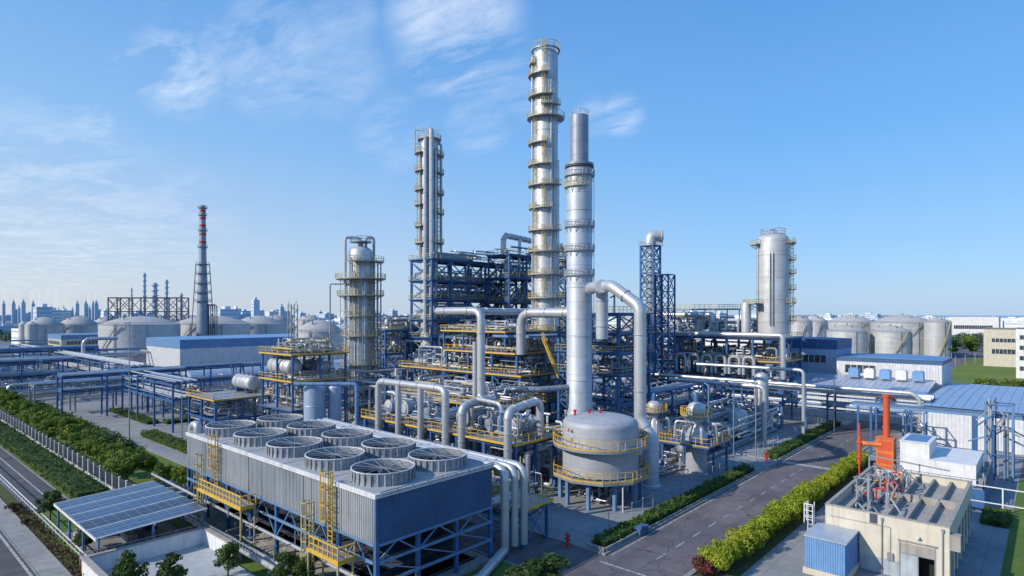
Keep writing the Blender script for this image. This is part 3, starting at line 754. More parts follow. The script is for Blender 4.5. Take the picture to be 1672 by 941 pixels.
def column(name, label, cat, cu, cv, r, z0, z1, mat, plats=(), ladders=(), pipes=(), head=True, rmat=yellowpale, extra=None, n=40):
    t = thing(name, label, cat, (cu, cv, z0))
    m = MB(); pr = [(r*1.08, z0), (r*1.08, z0+.5), (r, z0+.6)]
    if head: pr += [(r, z1-r*.55)]+[(r*cos(a), z1-r*.55+r*.55*sin(a)) for a in (.3, .6, .9, 1.2, 1.45)]+[(.01, z1)]
    else: pr += [(r, z1), (r*.86, z1), (r*.86, z1-1), (.01, z1-1)]
    m.lathe(pr, cu, cv, n)
    z = z0+4
    while z < z1-3: m.lathe([(r, z-.07), (r+.06, z-.05), (r+.06, z+.05), (r, z+.07)], cu, cv, n); z += 5.7
    part('shell', m, mat, t)
    for p in plats: ringplat(t, cu, cv, r, *p[:3], **(p[3] if len(p) > 3 else {}), rmat=rmat)
    for (phi, za, zb) in ladders:
        a = ang(phi); m = MB(); m.ladder(cu+cos(a)*(r+.25), cv+sin(a)*(r+.25), za, zb, a, .5, True, .035); part('caged_ladder', m, rmat, t)
    for (phi, za, zb, pr_, off) in pipes:
        a = ang(phi); x = cu+cos(a)*(r+off); y = cv+sin(a)*(r+off); xi = cu+cos(a)*r*.5; yi = cv+sin(a)*r*.5
        m = MB(); m.path([(x, y, za), (x, y, zb), (xi, yi, zb)] if zb < z1+.5 else [(x, y, za), (x, y, zb), (cu, cv, zb), (cu, cv, z1-.3)], pr_, 10, flange=5); part('riser_pipe', m, pipemetal, t)
    return t
# main distillation column
mu, mv = Q(891, 140)
def zz(y, u, v): return Zy(y, proj(u, v)[2])
ys = [126, 161, 195, 237, 272, 305, 378, 412, 449, 487, 540]
spans = [(-120, 10), (-120, 25), (-120, 120), (-130, 0), (-110, 15), (-115, 60), (-115, 60), (-115, 90), (-100, 100), (-90, 110), (-110, 110)]
pl = [(zz(y, mu, mv), a, b, dict(w=1.25 if i != 2 else 1.5)) for i, (y, (a, b)) in enumerate(zip(ys, spans))]
pl += [(zz(342, mu, mv), -110, 20, dict(w=1.1)), (zz(84, mu, mv), -180, 179.9, dict(w=.5, hh=1.4)), (zz(107, mu, mv), -110, -55, dict(w=1.0)), (zz(176, mu, mv), -20, 60, dict(w=1.0))]
ld = []
zs = sorted([p[0] for p in pl])
for i, (a, b) in enumerate(zip(zs[:-1], zs[1:])): ld.append((-12 if i % 2 else -48, a, b+1))
column('distillation_column', 'tallest silver column of the plant, ringed by many yellow-railed platforms', 'column', mu, mv, 2.82, 0, zz(80, mu, mv), silver, pl, ld,
       [(20, 30, 78, .14, .3), (38, 12, 66, .12, .35), (-75, 20, 84, .2, .4), (70, 20, 60, .12, .3)])
m = MB(); zt = zz(80, mu, mv)
m.bar((mu, mv, zt), (mu, mv, zt+1.4), .15); m.bar((mu-2*RX, mv-2*RY, zt+1.5), (mu+1.6*RX, mv+1.6*RY, zt+2.4), .12); m.tube((mu, mv, zt), (mu, mv, zt+.8), .5, 12)
solo('davit', m, yellowpale, 'small davit crane on the very top of the tallest column', 'davit')
# stack
su, sv = Q(946, 105)
t = thing('chimney_stack', 'smooth silver chimney stack with a narrower grey upper section, right of the tallest column', 'chimney', (su, sv, 0))
z1 = zz(275, su, sv); z2 = zz(190, su, sv); r = 2.2
m = MB(); m.lathe([(r*1.05, 0), (r*1.05, 1), (r, 1.2), (r, z1)], su, sv, 48)
for y in (620, 548, 470, 345): z = zz(y, su, sv); m.lathe([(r, z-.06), (r+.05, z-.04), (r+.05, z+.04), (r, z+.06)], su, sv, 48)
part('lower_shell', m, stacksteel, t)
m = MB(); m.lathe([(r, z1), (r*1.12, z1+.1), (r*1.12, z1+.7), (1.58, z1+.75), (1.58, z2), (1.45, z2), (1.45, z2-2), (.01, z2-2)], su, sv, 40); part('upper_shell', m, silver_dark, t)
m = MB(); m.lathe([(r+.12, z1-.1), (r+.28, z1), (r+.28, z1+.35), (r+.1, z1+.5)], su, sv, 40); part('cap_ring', m, darksteel, t)
for y, a0, a1 in ((288, -180, 179.9), (306, -120, 30), (371, -180, 179.9), (410, -180, 179.9), (450, -180, 179.9)):
    ringplat(t, su, sv, r, zz(y, su, sv), a0, a1, w=.4, rmat=yellowpale if y == 306 else greysteel, hh=1.0)
m = MB(); m.rail([(su+cos(i*pi/6)*1.6, sv+sin(i*pi/6)*1.6, z2) for i in range(12)], .8, 1, .03, closed=True, toe=0); part('top_railing', m, greysteel, t)
m = MB(); a = ang(84); m.ladder(su+cos(a)*(r+.3), sv+sin(a)*(r+.3), 12, z1-1, a, .4, False, .03); part('ladder', m, greysteel, t)

def frame(name, label, u0, u1, v0, v1, levels, nu, nv, mat=blue, rails=(), decks=(), bw=.32, brace=True, rmat=yellowpale, yellowtoe=(), cat='steel structure', dmat=greysteel, foot=0, xlev=None, bm=None):
    t = thing(name, label, cat, ((u0+u1)/2, (v0+v1)/2, foot)); top = levels[-1]; bm = bm or bluelight
    us = [u0+(u1-u0)*i/nu for i in range(nu+1)]; vs = [v0+(v1-v0)*i/nv for i in range(nv+1)]
    for i, u in enumerate(us):
        for j, v in enumerate(vs):
            m = MB(); m.box(u-bw/2, v-bw/2, foot, u+bw/2, v+bw/2, top); m.cbox(u, v, foot, bw*2, bw*2, .08); part('post', m, mat, t)
    zs = [foot]+list(levels)
    for k, z in enumerate(levels):
        m = MB(); bh = bw*1.1
        for u in us:
            for a, b in zip(vs[:-1], vs[1:]): m.ibeam((u, a+bw/2, z-bh/2), (u, b-bw/2, z-bh/2), bw*.7, bh)
        for v in vs:
            for a, b in zip(us[:-1], us[1:]): m.ibeam((a+bw/2, v, z-bh/2), (b-bw/2, v, z-bh/2), bw*.7, bh)
        part('floor_beams', m, mat, t)
        if brace and (xlev is None or k in xlev):
            m = MB(); za = zs[k]+.1; zb = z-bh
            n = max(1, round((zb-za)/max(3.2, (us[1]-us[0])*.9))); dz = (zb-za)/n
            for q in range(n):
                a_, b_ = za+q*dz, za+(q+1)*dz
                for v in (v0, v1):
                    for i, (a, b) in enumerate(zip(us[:-1], us[1:])):
                        if nu > 5 and (i+k) % 4 == 3: continue
                        m.bar((a, v, a_), (b, v, b_), bw*.45); m.bar((a, v, b_), (b, v, a_), bw*.45)
                        if q: m.bar((a, v, a_), (b, v, a_), bw*.4)
                for u in (u0, u1):
                    for j, (a, b) in enumerate(zip(vs[:-1], vs[1:])):
                        if nv > 3 and (j+k) % 3 == 2: continue
                        m.bar((u, a, a_), (u, b, b_), bw*.45); m.bar((u, a, b_), (u, b, a_), bw*.45)
                        if q: m.bar((u, a, a_), (u, b, a_), bw*.4)
            part('cross_brace', m, bm, t)
        if k in decks:
            e = .5; m = MB(); m.box(u0-e, v0-e, z+.01, u1+e, v1+e, z+.07); d = part('deck', m, dmat, t)
            m = MB(); Z = z+.02; h = .22
            m.box(u0-e-.05, v0-e-.05, z-.16, u0-e, v1+e+.05, z+.14); m.box(u1+e, v0-e-.05, z-.16, u1+e+.05, v1+e+.05, z+.14)
            m.box(u0-e, v0-e-.05, z-.16, u1+e, v0-e, z+.14); m.box(u0-e, v1+e, z-.16, u1+e, v1+e+.05, z+.14)
            part('edge_strip', m, yellow if k in yellowtoe else mat, d)
            if k in rails:
                m = MB(); m.rail([(u0-e, v0-e, z+.07), (u1+e, v0-e, z+.07), (u1+e, v1+e, z+.07), (u0-e, v1+e, z+.07)], 1.15, 1.4, .035, closed=True, toe=0); part('railing', m, rmat if k not in yellowtoe else yellow, d)
    return t
# S1: tall rack behind
s1 = frame('process_structure', 'tallest blue braced steel structure, carrying the twin silver column on its left end', 99, 130.5, 114.6, 122.5, [8, 14, 19, 23.5, 28.5, 33.3, 38.6], 5, 1, decks=(0, 1, 2, 3, 4, 5, 6), rails=(2, 3, 4, 5, 6), bw=.5)
frame('process_structure', 'blue structure stepped up behind the tallest column, topped by a silver pipe header', 118, 146, 106, 113.5, [9, 16, 22, 28, 34.5, 40.5], 4, 1, decks=(1, 2, 3, 4, 5), rails=(3, 4, 5), bw=.45)
frame('process_structure', 'narrow blue structure visible right of the tallest column, behind the chimney stack', 118, 128, 88, 94, [8, 15, 22, 29, 36.5], 2, 1, decks=(1, 2, 3, 4), rails=(2, 3, 4), bw=.42)
# twin left column
lu, lv = Q(701, 154.5)
zt = Zy(222, 154.5)
pl = [(Zy(y, 154.5), a, b, dict(w=1.5)) for y, a, b in ((252, -130, -30), (281, -125, -25), (312, -125, -25), (336, -130, -30), (371, -125, -25), (398, -125, -20), (256, 45, 130), (318, 45, 140), (350, 45, 110), (398, 30, 150), (285, 50, 100))]
pl.append((Zy(229, 154.5), -180, 179.9, dict(w=.8)))
column('fractionating_column', 'slim silver column clad in vertical pipes on the left end of the tallest blue structure', 'column', lu, lv, 2.2, 0, zt, silver, pl, [(-70, 39, 68), (62, 39, 66)],
       [(-12, 20, zt-1.5, .55, .7), (18, 20, zt+1.1, .6, .75), (42, 30, zt-4, .38, .6), (95, 38, zt-2, .3, .8), (-55, 39, zt-5, .25, .5)])
m = MB(); m.path([(lu-3.6*RX, lv-3.6*RY, Zy(252, 154)), (lu-3.6*RX, lv-3.6*RY, zt+1.5), (lu-1.2*RX, lv-1.2*RY, zt+1.2)], .12, 6); m.bar((lu, lv, zt), (lu, lv, zt+2.2), .3); m.bar((lu-2*RX, lv-2*RY, zt+1.8), (lu+2.6*RX, lv+2.6*RY, zt+1.3), .15)
solo('davit', m, yellowpale, 'yellowish davit frame on the head of the slim pipe-clad column', 'davit')
# header loop on the stepped structure
pipe([(119, 109, 41), (119, 109, 45.8), (146, 109, 44.5), (146, 109, 36)], .75, 'fat silver pipe loop along the top of the stepped blue structure', bend=2.0, n=14)
for i, u in enumerate((124, 131, 138)):
    pipe([(u, 108, 34), (u, 107.6, 45.0)], .45, 'silver riser dropping from the top pipe loop of the stepped structure', group='risers under the top pipe loop')
for i, (u, v, z0, z1, r) in enumerate(((104.5, 120, 8, 37, .8), (109, 119, 8, 32, .9), (115, 118, 14, 37, .7), (121, 118, 8, 30, 1.0), (127, 119, 8, 33, .8), (121.5, 110, 9, 39, .9), (128, 109.5, 9, 34, 1.0), (134, 110, 9, 40, .8), (141, 109.5, 9, 33, .9))):
    m = MB(); m.lathe([(r, z0), (r, z1-r*.6), (r*.7, z1-r*.15), (.01, z1)], u, v, 18)
    for q in range(3): z = z0+(z1-z0)*(q+.5)/3; m.lathe([(r, z-.1), (r+.1, z), (r, z+.1)], u, v, 18)
    m.tube((u, v, z1-.2), (u, v, z1+.8), r*.3, 8)
    solo('vessel', m, silver if i % 2 else silver_dark, 'tall slender vessel standing inside the bays of the tall blue structures', 'vessel', 'slender vessels inside the tall structures')

# S2 central decks
frame('process_structure', 'two-tier blue process structure with yellow-edged decks, left of the chimney stack', 87, 105, 75.3, 111, [7.5, 13.1], 3, 5, decks=(0, 1), rails=(0, 1), yellowtoe=(1,), bw=.45, brace=True, bm=blue)
frame('process_structure', 'upper yellow-railed deck of steel in front of the tallest column', 88, 104, 77, 97, [13.5, 17.2], 2, 3, decks=(1,), rails=(1,), yellowtoe=(1,), bw=.4, brace=False, foot=13.2)
frame('process_structure', 'highest small deck above the yellow-railed decks, left of the fat elbow pipe', 89, 103, 81, 99, [17.6, 21.3], 2, 3, decks=(1,), rails=(1,), yellowtoe=(1,), bw=.36, brace=False, foot=17.3)
m = MB(); m.box(88.5, 72.8, 20.3, 100, 84, 20.75); solo('canopy', m, roofblue, 'flat blue-grey canopy slab beside the fat elbow pipe over the middle decks', 'canopy')
# yellow stair flights
def stair(p0, p1, w, label, mat=yellowpale):
    t = thing('stair', label, 'stair', p0); p0 = Vector(p0); p1 = Vector(p1); d = p1-p0; hd = Vector((d.x, d.y, 0)).normalized(); sd = Vector((-hd.y, hd.x, 0))*(w/2)
    m = MB()
    for s in (-1, 1): m.bar(p0+sd*s, p1+sd*s, .06, .2)
    part('stringer', m, mat, t); m = MB(); n = int(d.z/.25)
    for i in range(n): q = p0+d*((i+.5)/n); m.bar(q-sd, q+sd, .28, .04)
    part('tread', m, greysteel, t); m = MB(); up = Vector((0,0,1))
    for s in (-1, 1):
        m.bar(p0+sd*s+up*1.05, p1+sd*s+up*1.05, .07); m.bar(p0+sd*s+up*.55, p1+sd*s+up*.55, .05)
        for i in range(int(d.length/1.2)+1): q = p0+d*(i/int(d.length/1.2)); m.bar(q+sd*s, q+sd*s+up*1.05, .06)
    part('handrail', m, mat, t)
u1, v1 = Q(912, 110); u2, v2 = Q(886, 111)
stair((u1, v1, 13.4), (u2, v2, 20.5), 1.0, 'steep yellow stair flight climbing in front of the tallest column foot', yellow)

# S3 front pump deck
frame('pump_deck', 'long yellow-railed pump deck on blue steel between the cooling tower and the middle structure', 60.8, 69.5, 53.6, 87.5, [7.5], 2, 6, decks=(0,), rails=(0,), yellowtoe=(0,), bw=.5, brace=False, rmat=yellow)
frame('pump_deck', 'second blue deck behind the pump deck, half hidden by the pipe header', 71.5, 82, 66, 92, [9.8], 2, 4, decks=(0,), rails=(0,), yellowtoe=(0,), bw=.4, brace=False, rmat=yellow)
# pipe header with drops
m = MB(); m.path([(59.6, 82.2, 0), (59.6, 82.2, 14.0), (59.6, 66, 14.0), (59.6, 66, 0)], .55, 14, bend=1.3, flange=4)
for v in (77, 71.6): m.path([(59.6, v, 13.9), (59.6, v, 0)], .5, 12)
solo('pipe_header', m, pipemetal, 'big silver pipe header with four legs dropping through the edge of the pump deck', 'pipe')
# two big pipes from the tall structure
pipe([(99, 84, 25.4), (71.2, 81.5, 25.4), (71.2, 70.2, 25.4), (71.2, 70.2, 10.8), (67.5, 67.5, 9.6), (67.5, 67.5, 1)], .68, 'fat silver pipe coming out of the tall structure and bending down beside the pump deck', n=16, bend=1.6, flange=5)
pipe([(71.4, 71.8, 20.3), (71.4, 71.8, 9), (69.5, 71.8, 7.6)], .42, 'thinner silver pipe standing directly left of the fat descending pipe', n=12)
pipe([(67.2, 67.2, 10.2), (67.0, 62.2, 10.6), (66.8, 62.2, 7.4)], .48, 'silver branch elbow off the fat descending pipe above the pump deck', n=14, bend=1)
pipe([(59.7, 53.9, 0), (59.7, 53.9, 12.1), (66.5, 53.9, 12.9), (66.5, 53.9, 8)], .55, 'silver goose-neck pipe at the near corner of the pump deck', n=14, bend=1.3)
pipe([(60.2, 63.2, 0), (60.2, 63.2, 11.6), (63, 63.2, 12.2), (66.8, 63.2, 12.2)], .58, 'upright silver pipe in the middle of the pump deck edge', n=14, bend=1.2)
pipe([(63, 64, 8), (63, 64, 12.6), (63, 58, 12.2), (63, 58, 8)], .3, 'slim silver arch over the pumps near the right end of the deck', n=10, bend=1.2)
pipe([(76, 69, 9.5), (76, 69, 12.2), (79.5, 64.5, 12.2), (su, sv, 12.4)], .5, 'grey diagonal line running to the foot of the chimney stack', silver_dark, n=10)
# stack connections
pipe([(su, sv+1, 25.1), (86.3, 74.6, 25.1), (86.3, 74.6, 17.3)], .88, 'fat silver elbow duct leaving the chimney stack to the left', n=20, bend=2.6, flange=4)
pipe([(su+1.5, sv-1, 29.2), (82, 55.5, 29.2), (79.2, 50.2, 29.2), (78.8, 45.1, 26), (78.8, 45.1, 9.6), (78.8, 43.4, 7.2), (78.8, 43.4, 5)], .9, 'tall silver duct arching right of the chimney stack down to the plaza', n=18, bend=2.0, flange=6)
m = MB(); m.lathe([(1.5, 0), (1.5, .35), (1.2, .5), (1.2, 6.6), (.9, 7.4)], 78.8, 43.4, 24); solo('standing_duct', m, stacksteel, 'fat upright duct foot on the plaza right of the round tank', 'duct')
u, v = Q(983, 100)
m = MB(); m.path([(79.3, 52.0, 29.2), (u, v, 29.2), (u, v, 20.8)], 1.0, 18, bend=2, flange=3); solo('duct', m, stacksteel, 'short fat duct elbow dropping onto the deck right of the chimney stack', 'duct')
# S4
frame('process_structure', 'dark blue braced structure close behind the chimney stack on its right', 92, 103, 57, 70, [9, 14.2, 18, 21.5, 25], 2, 2, decks=(1, 2, 3, 4), rails=(1, 2, 3, 4), bw=.42, mat=blue, bm=blue)
u, v = Q(1003, 118)
m = MB(); m.bar((u, v, 25), (u, v, 31), .3); m.bar((u-1.5, v, 28), (u+1.5, v, 29), .2); m.bar((u-1.5, v, 30), (u+1.5, v, 28.2), .2); solo('mast', m, darksteel, 'short dark mast under the arching duct', 'mast')
# S5 lattice flare tower
def lattice(px, d, s, ztop, label, step, w=.3, top=None):
    u, v = Q(px, d); t = thing('lattice_tower', label, 'lattice tower', (u, v, 0)); C = [(u-s/2, v-s/2), (u+s/2, v-s/2), (u+s/2, v+s/2), (u-s/2, v+s/2)]
    for c in C: m = MB(); m.bar((*c, 0), (*c, ztop), w); part('post', m, blue, t)
    n = int(ztop/step); dz = ztop/n
    for k in range(n):
        m = MB()
        for a, b in zip(C, C[1:]+C[:1]):
            m.bar((*a, k*dz), (*b, (k+1)*dz), w*.5); m.bar((*b, k*dz), (*a, (k+1)*dz), w*.5); m.bar((*a, (k+1)*dz), (*b, (k+1)*dz), w*.7)
        part('brace_panel', m, blue if k % 2 else bluelight, t)
    return t, u, v
t, u, v = lattice(1062, 160, 3.7, Zy(402, 160), 'slim blue lattice tower holding a silver flue with an elbow head', 3.4, .42)
zt = Zy(402, 160)
m = MB(); m.rail([(u-2.3, v-2.3, zt), (u+2.3, v-2.3, zt), (u+2.3, v+2.3, zt), (u-2.3, v+2.3, zt)], 1.2, 1.2, .04, closed=True); part('top_railing', m, greysteel, t)
m = MB(); m.path([(u, v, 4), (u, v, zt+2.8), (u+3.4*RX, v+3.4*RY, zt+2.9)], 1.55, 20, bend=2.2); m.tube((u, v, 2), (u, v, zt+.3), 1.0, 16)
for i in range(8): m.lathe([(1, 6+i*4.3), (1.3, 6.2+i*4.3), (1, 6.4+i*4.3)], u, v, 16)
m.v = [(a, b, c) for a, b, c in m.v]
# slim the lower run, keep the fat head
mm = MB(); mm.tube((u, v, 3), (u, v, zt+.2), 1.0, 18)
for i in range(9): mm.lathe([(1, 5+i*4), (1.35, 5.2+i*4), (1, 5.4+i*4)], u, v, 18)
mm.path([(u, v, zt), (u, v, zt+2.6), (u+3.0*RX, v+3.0*RY, zt+2.7)], 1.5, 22, bend=1.6)
mm.tube((u+2.6*RX, v+2.6*RY, zt+2.7), (u+3.1*RX, v+3.1*RY, zt+2.7), 1.75, 22)
solo('flue', mm, silver, 'silver flue with a round elbow head inside the slim lattice tower', 'flue')
lattice(1086, 158, 3.6, Zy(449, 158), 'shorter blue lattice tower attached right of the slim one', 4.2, .34)

# S6 right structure
frame('process_structure', 'long low blue structure on the right whose deck carries vessels and the wide column', 155, 171, 50, 90, [7, 13.0, 18.8], 2, 6, decks=(0, 1, 2), rails=(1, 2), yellowtoe=(1,), bw=.5, brace=True, xlev=(0, 1), bm=blue)
pipe([(154.3, 92, 19.6), (154.3, 51, 19.6), (154.3, 49.2, 19.6), (154.3, 49.0, 9)], .62, 'silver pipe along the top front edge of the right-hand blue structure', n=14, bend=1.5, flange=6)
ru, rv = Q(1262, 158)
zt = Zy(380, 158)
pl = [(Zy(y, 158), a, b, dict(w=1.5)) for y, a, b in ((399, 30, 150), (425, 50, 130), (447, 50, 130), (473, 50, 130), (495, 30, 150), (523, 50, 120), (400, -110, -70))]
column('column_vessel', 'wide pale silver column with a domed head on the right-hand structure', 'column', ru, rv, 4.0, 18.9, zt, tankwhite, pl, [(75, 20, 44)], [(-25, 22, 40.5, .16, .35), (-33, 22, 40.5, .16, .35), (-80, 25, 43, .12, .3), (100, 19, 42, .2, .5)])
m = MB(); m.rail([(ru+cos(i*pi/8)*3.0, rv+sin(i*pi/8)*3.0, zt-.6) for i in range(16)], 1.4, 1, .05, closed=True); m.lathe([(.5, zt-.3), (.5, zt+.6), (.9, zt+.7), (.01, zt+.9)], ru, rv, 12)
solo('top_railing', m, greysteel, 'round handrail and nozzle crowning the wide domed column', 'railing')
# column C
cu, cv = Q(589, 139)
zt = Zy(402, 139)
pl = [(Zy(428, 139), -20, 130, dict(w=2.6)), (Zy(456, 139), -150, 150, dict(w=3.0)), (Zy(483, 139), -150, 150, dict(w=2.6)), (Zy(516, 139), -100, 100), (Zy(548, 139), -120, 120, dict(w=1.6)), (Zy(594, 139), -60, 120, dict(w=2)), (Zy(630, 139), -10, 120, dict(w=2)), (Zy(660, 139), -30, 120, dict(w=2))]
column('absorber_column', 'stout silver column left of the tall structure, wrapped in thin pipes and wide platforms', 'column', cu, cv, 2.6, 0, zt, stacksteel, pl, [(-8, 20, 38), (60, 10, 34)],
       [(-62, 0, zt+1.8, .33, .9), (-38, 0, zt-3, .22, .45), (5, 0, 30, .2, .5), (30, 0, zt-8, .2, .5), (-85, 0, zt-9, .16, .8), (-20, 2, zt-6, .15, .35)])
pipe([(cu+1.2*RX, cv+1.2*RY, zt-1), (cu+1.2*RX, cv+1.2*RY, zt+2.0), (cu+3.0*RX, cv+3.0*RY, zt+2.0), (cu+3.0*RX, cv+3.0*RY, 3)], .3, 'grey pipe looping over the head of the stout column on its right', silver_dark, bend=1)
m = MB()
for (a, w) in ((-3.6, 1), (3.9, 1), (4.6, .8)): m.bar((cu+a*RX, cv+a*RY, 0), (cu+a*RX, cv+a*RY, Zy(456 if a < 0 else 430, 139)), .22)
R8 = [(cu+cos(ang(q*45+20))*4.5, cv+sin(ang(q*45+20))*4.5) for q in range(8)]; zt8 = Zy(456, 139)
for q in range(8):
    (x, y), (x2, y2) = R8[q], R8[(q+1) % 8]; m.bar((x, y, 0), (x, y, zt8), .1)
    for k8 in range(9): z8 = zt8*(k8+1)/9; m.bar((x, y, z8), (x2, y2, z8), .08)
for y in (456, 483, 516, 548, 594, 630, 660): z = Zy(y, 139)-.1; m.bar((cu-3.6*RX-1*FX, cv-3.6*RY-FY, z), (cu+4.6*RX-1*FX, cv+4.6*RY-FY, z), .16)
solo('support_frame', m, greysteel, 'thin grey standpipes framing the stout column', 'support frame')
pipe([(cu-7*RX, cv-7*RY, 5), (cu-7*RX, cv-7*RY, Zy(464, 139)), (cu-2*RX, cv-2*RY, Zy(464, 139))], .16, 'thin grey pipe bracket standing left of the stout column', greysteel, 6, .4)
m = MB(); z = zt+.9; m.rail([(cu+cos(i*pi/6)*2.3, cv+sin(i*pi/6)*2.3, z) for i in range(12)], 1.2, 1, .04, closed=True); m.lathe([(2.5, z-.1), (2.5, z), (.6, z), (.6, z-1.6)], cu, cv, 16)
solo('top_platform', m, greysteel, 'round crow-nest platform on the head of the stout column', 'platform')
# S7
frame('process_structure', 'blue two-level structure with horizontal drums just behind the cooling tower', 58.5, 70, 107.8, 119.8, [6.5, 12, 17.1], 2, 2, decks=(0, 1, 2), rails=(1, 2), yellowtoe=(1, 2), bw=.35, brace=False)
def drum_fn():
    t = thing('drum', 'x', 'drum'); L, r = 7.5, 1.6
    m = MB(); pr = [(.01, -L/2-.7), (r*.6, -L/2-.55), (r*.92, -L/2-.2), (r, 0-L/2)]+[(r, L/2), (r*.92, L/2+.2), (r*.6, L/2+.55), (.01, L/2+.7)]
    m.lathex(pr, (0, 0, r+.7), (0, 1, 0), 24)
    for y in (-2.2, 0, 2.2): m.lathex([(r, y-.12), (r+.07, y-.1), (r+.07, y+.1), (r, y+.12)], (0,0,r+.7), (0,1,0), 24)
    part('shell', m, silver, t)
    for y in (-2.4, 2.4): m = MB(); m.box(-r*.8, y-.2, 0, r*.8, y+.2, 1.1); part('saddle', m, blue, t)
    m = MB()
    for y in (-2.8, -.8, 1.3): m.tube((0, y, r*2+.5), (0, y, r*2+1.3), .25, 8); m.tube((0, y, r*2+1.2), (0, y, r*2+1.3), .42, 8)
    part('nozzle', m, silver_dark, t); return t
DRUM = Proto(drum_fn)
DRUM.put((60.4, 114.5, 12.1), 0, 'horizontal silver drum with dark bands on the upper deck just behind the cooling tower', None, (1.05, 1.05, 1.05))
DRUM.put((66.5, 113.2, 12.1), 0, 'horizontal dull drum half hidden behind the banded drum', None, .85)
u, v = Q(402, 132); DRUM.put((u, v, 8), 0, 'horizontal silver drum on the blue platform left of the two-level structure', None, .95)
frame('process_structure', 'low blue platform carrying a single drum, left of the two-level structure', 50.5, 61.5, 123, 136, [4, 7.9], 2, 2, decks=(1,), rails=(1,), yellowtoe=(1,), bw=.35, brace=False)
for px, d, r, zt, lb in ((514, 106, 1.85, 12.2, 'wide pale-blue upright vessel behind the far cooling fans'), (547, 107, 1.1, 12.0, 'narrow pale-blue upright vessel right of the wide one behind the fans')):
    u, v = Q(px, d); m = MB(); m.lathe([(r, 0), (r, zt), (r*.8, zt+.3), (.01, zt+.45)], u, v, 28)
    for z in (3, 6, 9): m.lathe([(r, z-.08), (r+.05, z), (r, z+.08)], u, v, 28)
    solo('vessel', m, mat_paint('pale_blue_vessel', (.36, .47, .62), (.3, .4, .55), .45, metal=.3) if px == 514 else MATS['pale_blue_vessel'], lb, 'vessel')
u, v = Q(530, 104); pipe([(u-5.2*RX, v-5.2*RY, 12.9), (u+5.5*RX, v+5.5*RY, 12.9), (u+5.5*RX, v+5.5*RY, 0)], .35, 'pale header pipe laid across the two upright vessels', bluelight, bend=.7)
u, v = Q(478, 150)
m = MB()
for a in (-.8, .8):
    for b in (-.8, .8): m.bar((u+a, v+b, 0), (u+a, v+b, Zy(497, 150)), .2)
for i in range(12): m.bar((u-.8, v-.8, 4+i*2), (u+.8, v-.8, 6+i*2), .12); m.bar((u-.8, v-.8, 4+i*2), (u-.8, v+.8, 6+i*2), .12); m.box(u-.8, v-.8, 4+i*2, u+.8, v+.8, 4.1+i*2)
solo('mast', m, greysteel, 'thin grey lattice mast left of the stout column', 'mast')

# ------------------------------------------------------------------ round tank
tu, tv = Q(980, 82)
t = thing('round_tank', 'big round grey tank on legs in the plaza, ringed by two yellow-railed walkways', 'tank', (tu, tv, 0))
m = MB(); r = 5.05
m.lathe([(r, 3.9), (r, 10.15), (r*.992, 10.4), (r*.965, 10.65), (r*.9, 10.9), (r*.75, 11.15), (r*.5, 11.4), (r*.25, 11.55), (.01, 11.6)], tu, tv, 64); part('shell', m, tankgrey, t)
m = MB(); m.lathe([(r*.98, 3.9), (r*.7, 3.0), (1.2, 2.2), (1.2, 1.5), (.01, 1.5)], tu, tv, 32); part('underside', m, darksteel, t)
for z, a0, a1, w in ((7.7, -180, 179.9, 1.3), (3.75, -180, 179.9, 1.5)):
    m = MB(); n = 40 if z > 5 else 10
    m.lathe([(r+.02, z-.1), (r+w, z-.3), (r+w, z), (r+.02, z), (r+.02, z-.1)], tu, tv, n); p = part('walkway', m, greysteel, t)
    m = MB(); pts = [(tu+cos(2*pi*i/n)*(r+w-.03), tv+sin(2*pi*i/n)*(r+w-.03), z) for i in range(n)]; m.rail(pts, 1.3, 1.05, .032, closed=True, toe=.2); part('railing', m, yellow, p)
for i in range(10):
    a = 2*pi*i/10+.3; m = MB(); x, y = tu+cos(a)*(r+.3), tv+sin(a)*(r+.3); m.box(x-.22, y-.22, 0, x+.22, y+.22, 3.5); m.cbox(x, y, 0, .8, .8, .12); part('leg', m, bluelight, t)
m = MB()
for i in range(10):
    a = 2*pi*i/10+.3; m.bar((tu+cos(a)*(r+.3), tv+sin(a)*(r+.3), 3.3), (tu, tv, 3.3), .2, .3)
part('support_beams', m, blue, t)
m = MB()
for i in range(14): a = i*2.4; m.tube((tu+cos(a)*.22*i, tv+sin(a)*.22*i, .1), (tu+cos(a)*.22*i, tv+sin(a)*.22*i, 2.8), .12+.05*(i % 4), 8)
part('outlet_pipes', m, greysteel, t)
# small hazard marks on the shell
def mark(phi, z, s, mat, tri=True, nm='mark'):
    a = ang(phi); R = r+.015; m = MB(); c = Vector((tu+cos(a)*R, tv+sin(a)*R, z)); tg = Vector((-sin(a), cos(a), 0))
    m.add([tuple(c-tg*s), tuple(c+tg*s), tuple(c+Vector((0,0,s*1.7)))] if tri else [tuple(c+Vector((0,0,s*1.5))-tg*s), tuple(c+tg*s+Vector((0,0,s*1.5))), tuple(c-Vector((0,0,s*.3)))], [(0,1,2)]); part('hazard_mark', m, mat, t)
mark(-62, 9.55, .3, redp); mark(-54, 9.5, .3, darksteel); mark(-62, 8.2, .3, yellowpale, False); mark(-54, 8.3, .32, darksteel, False)
m = MB()
for (x, y) in ((-.9, 1.2), (0, 0), (-2.2, 2.6)): m.tube((tu+x, tv+y, 11.3), (tu+x, tv+y, 11.95), .16, 8); m.tube((tu+x, tv+y, 11.9), (tu+x, tv+y, 12.0), .28, 8)
part('roof_nozzle', m, redp, t)
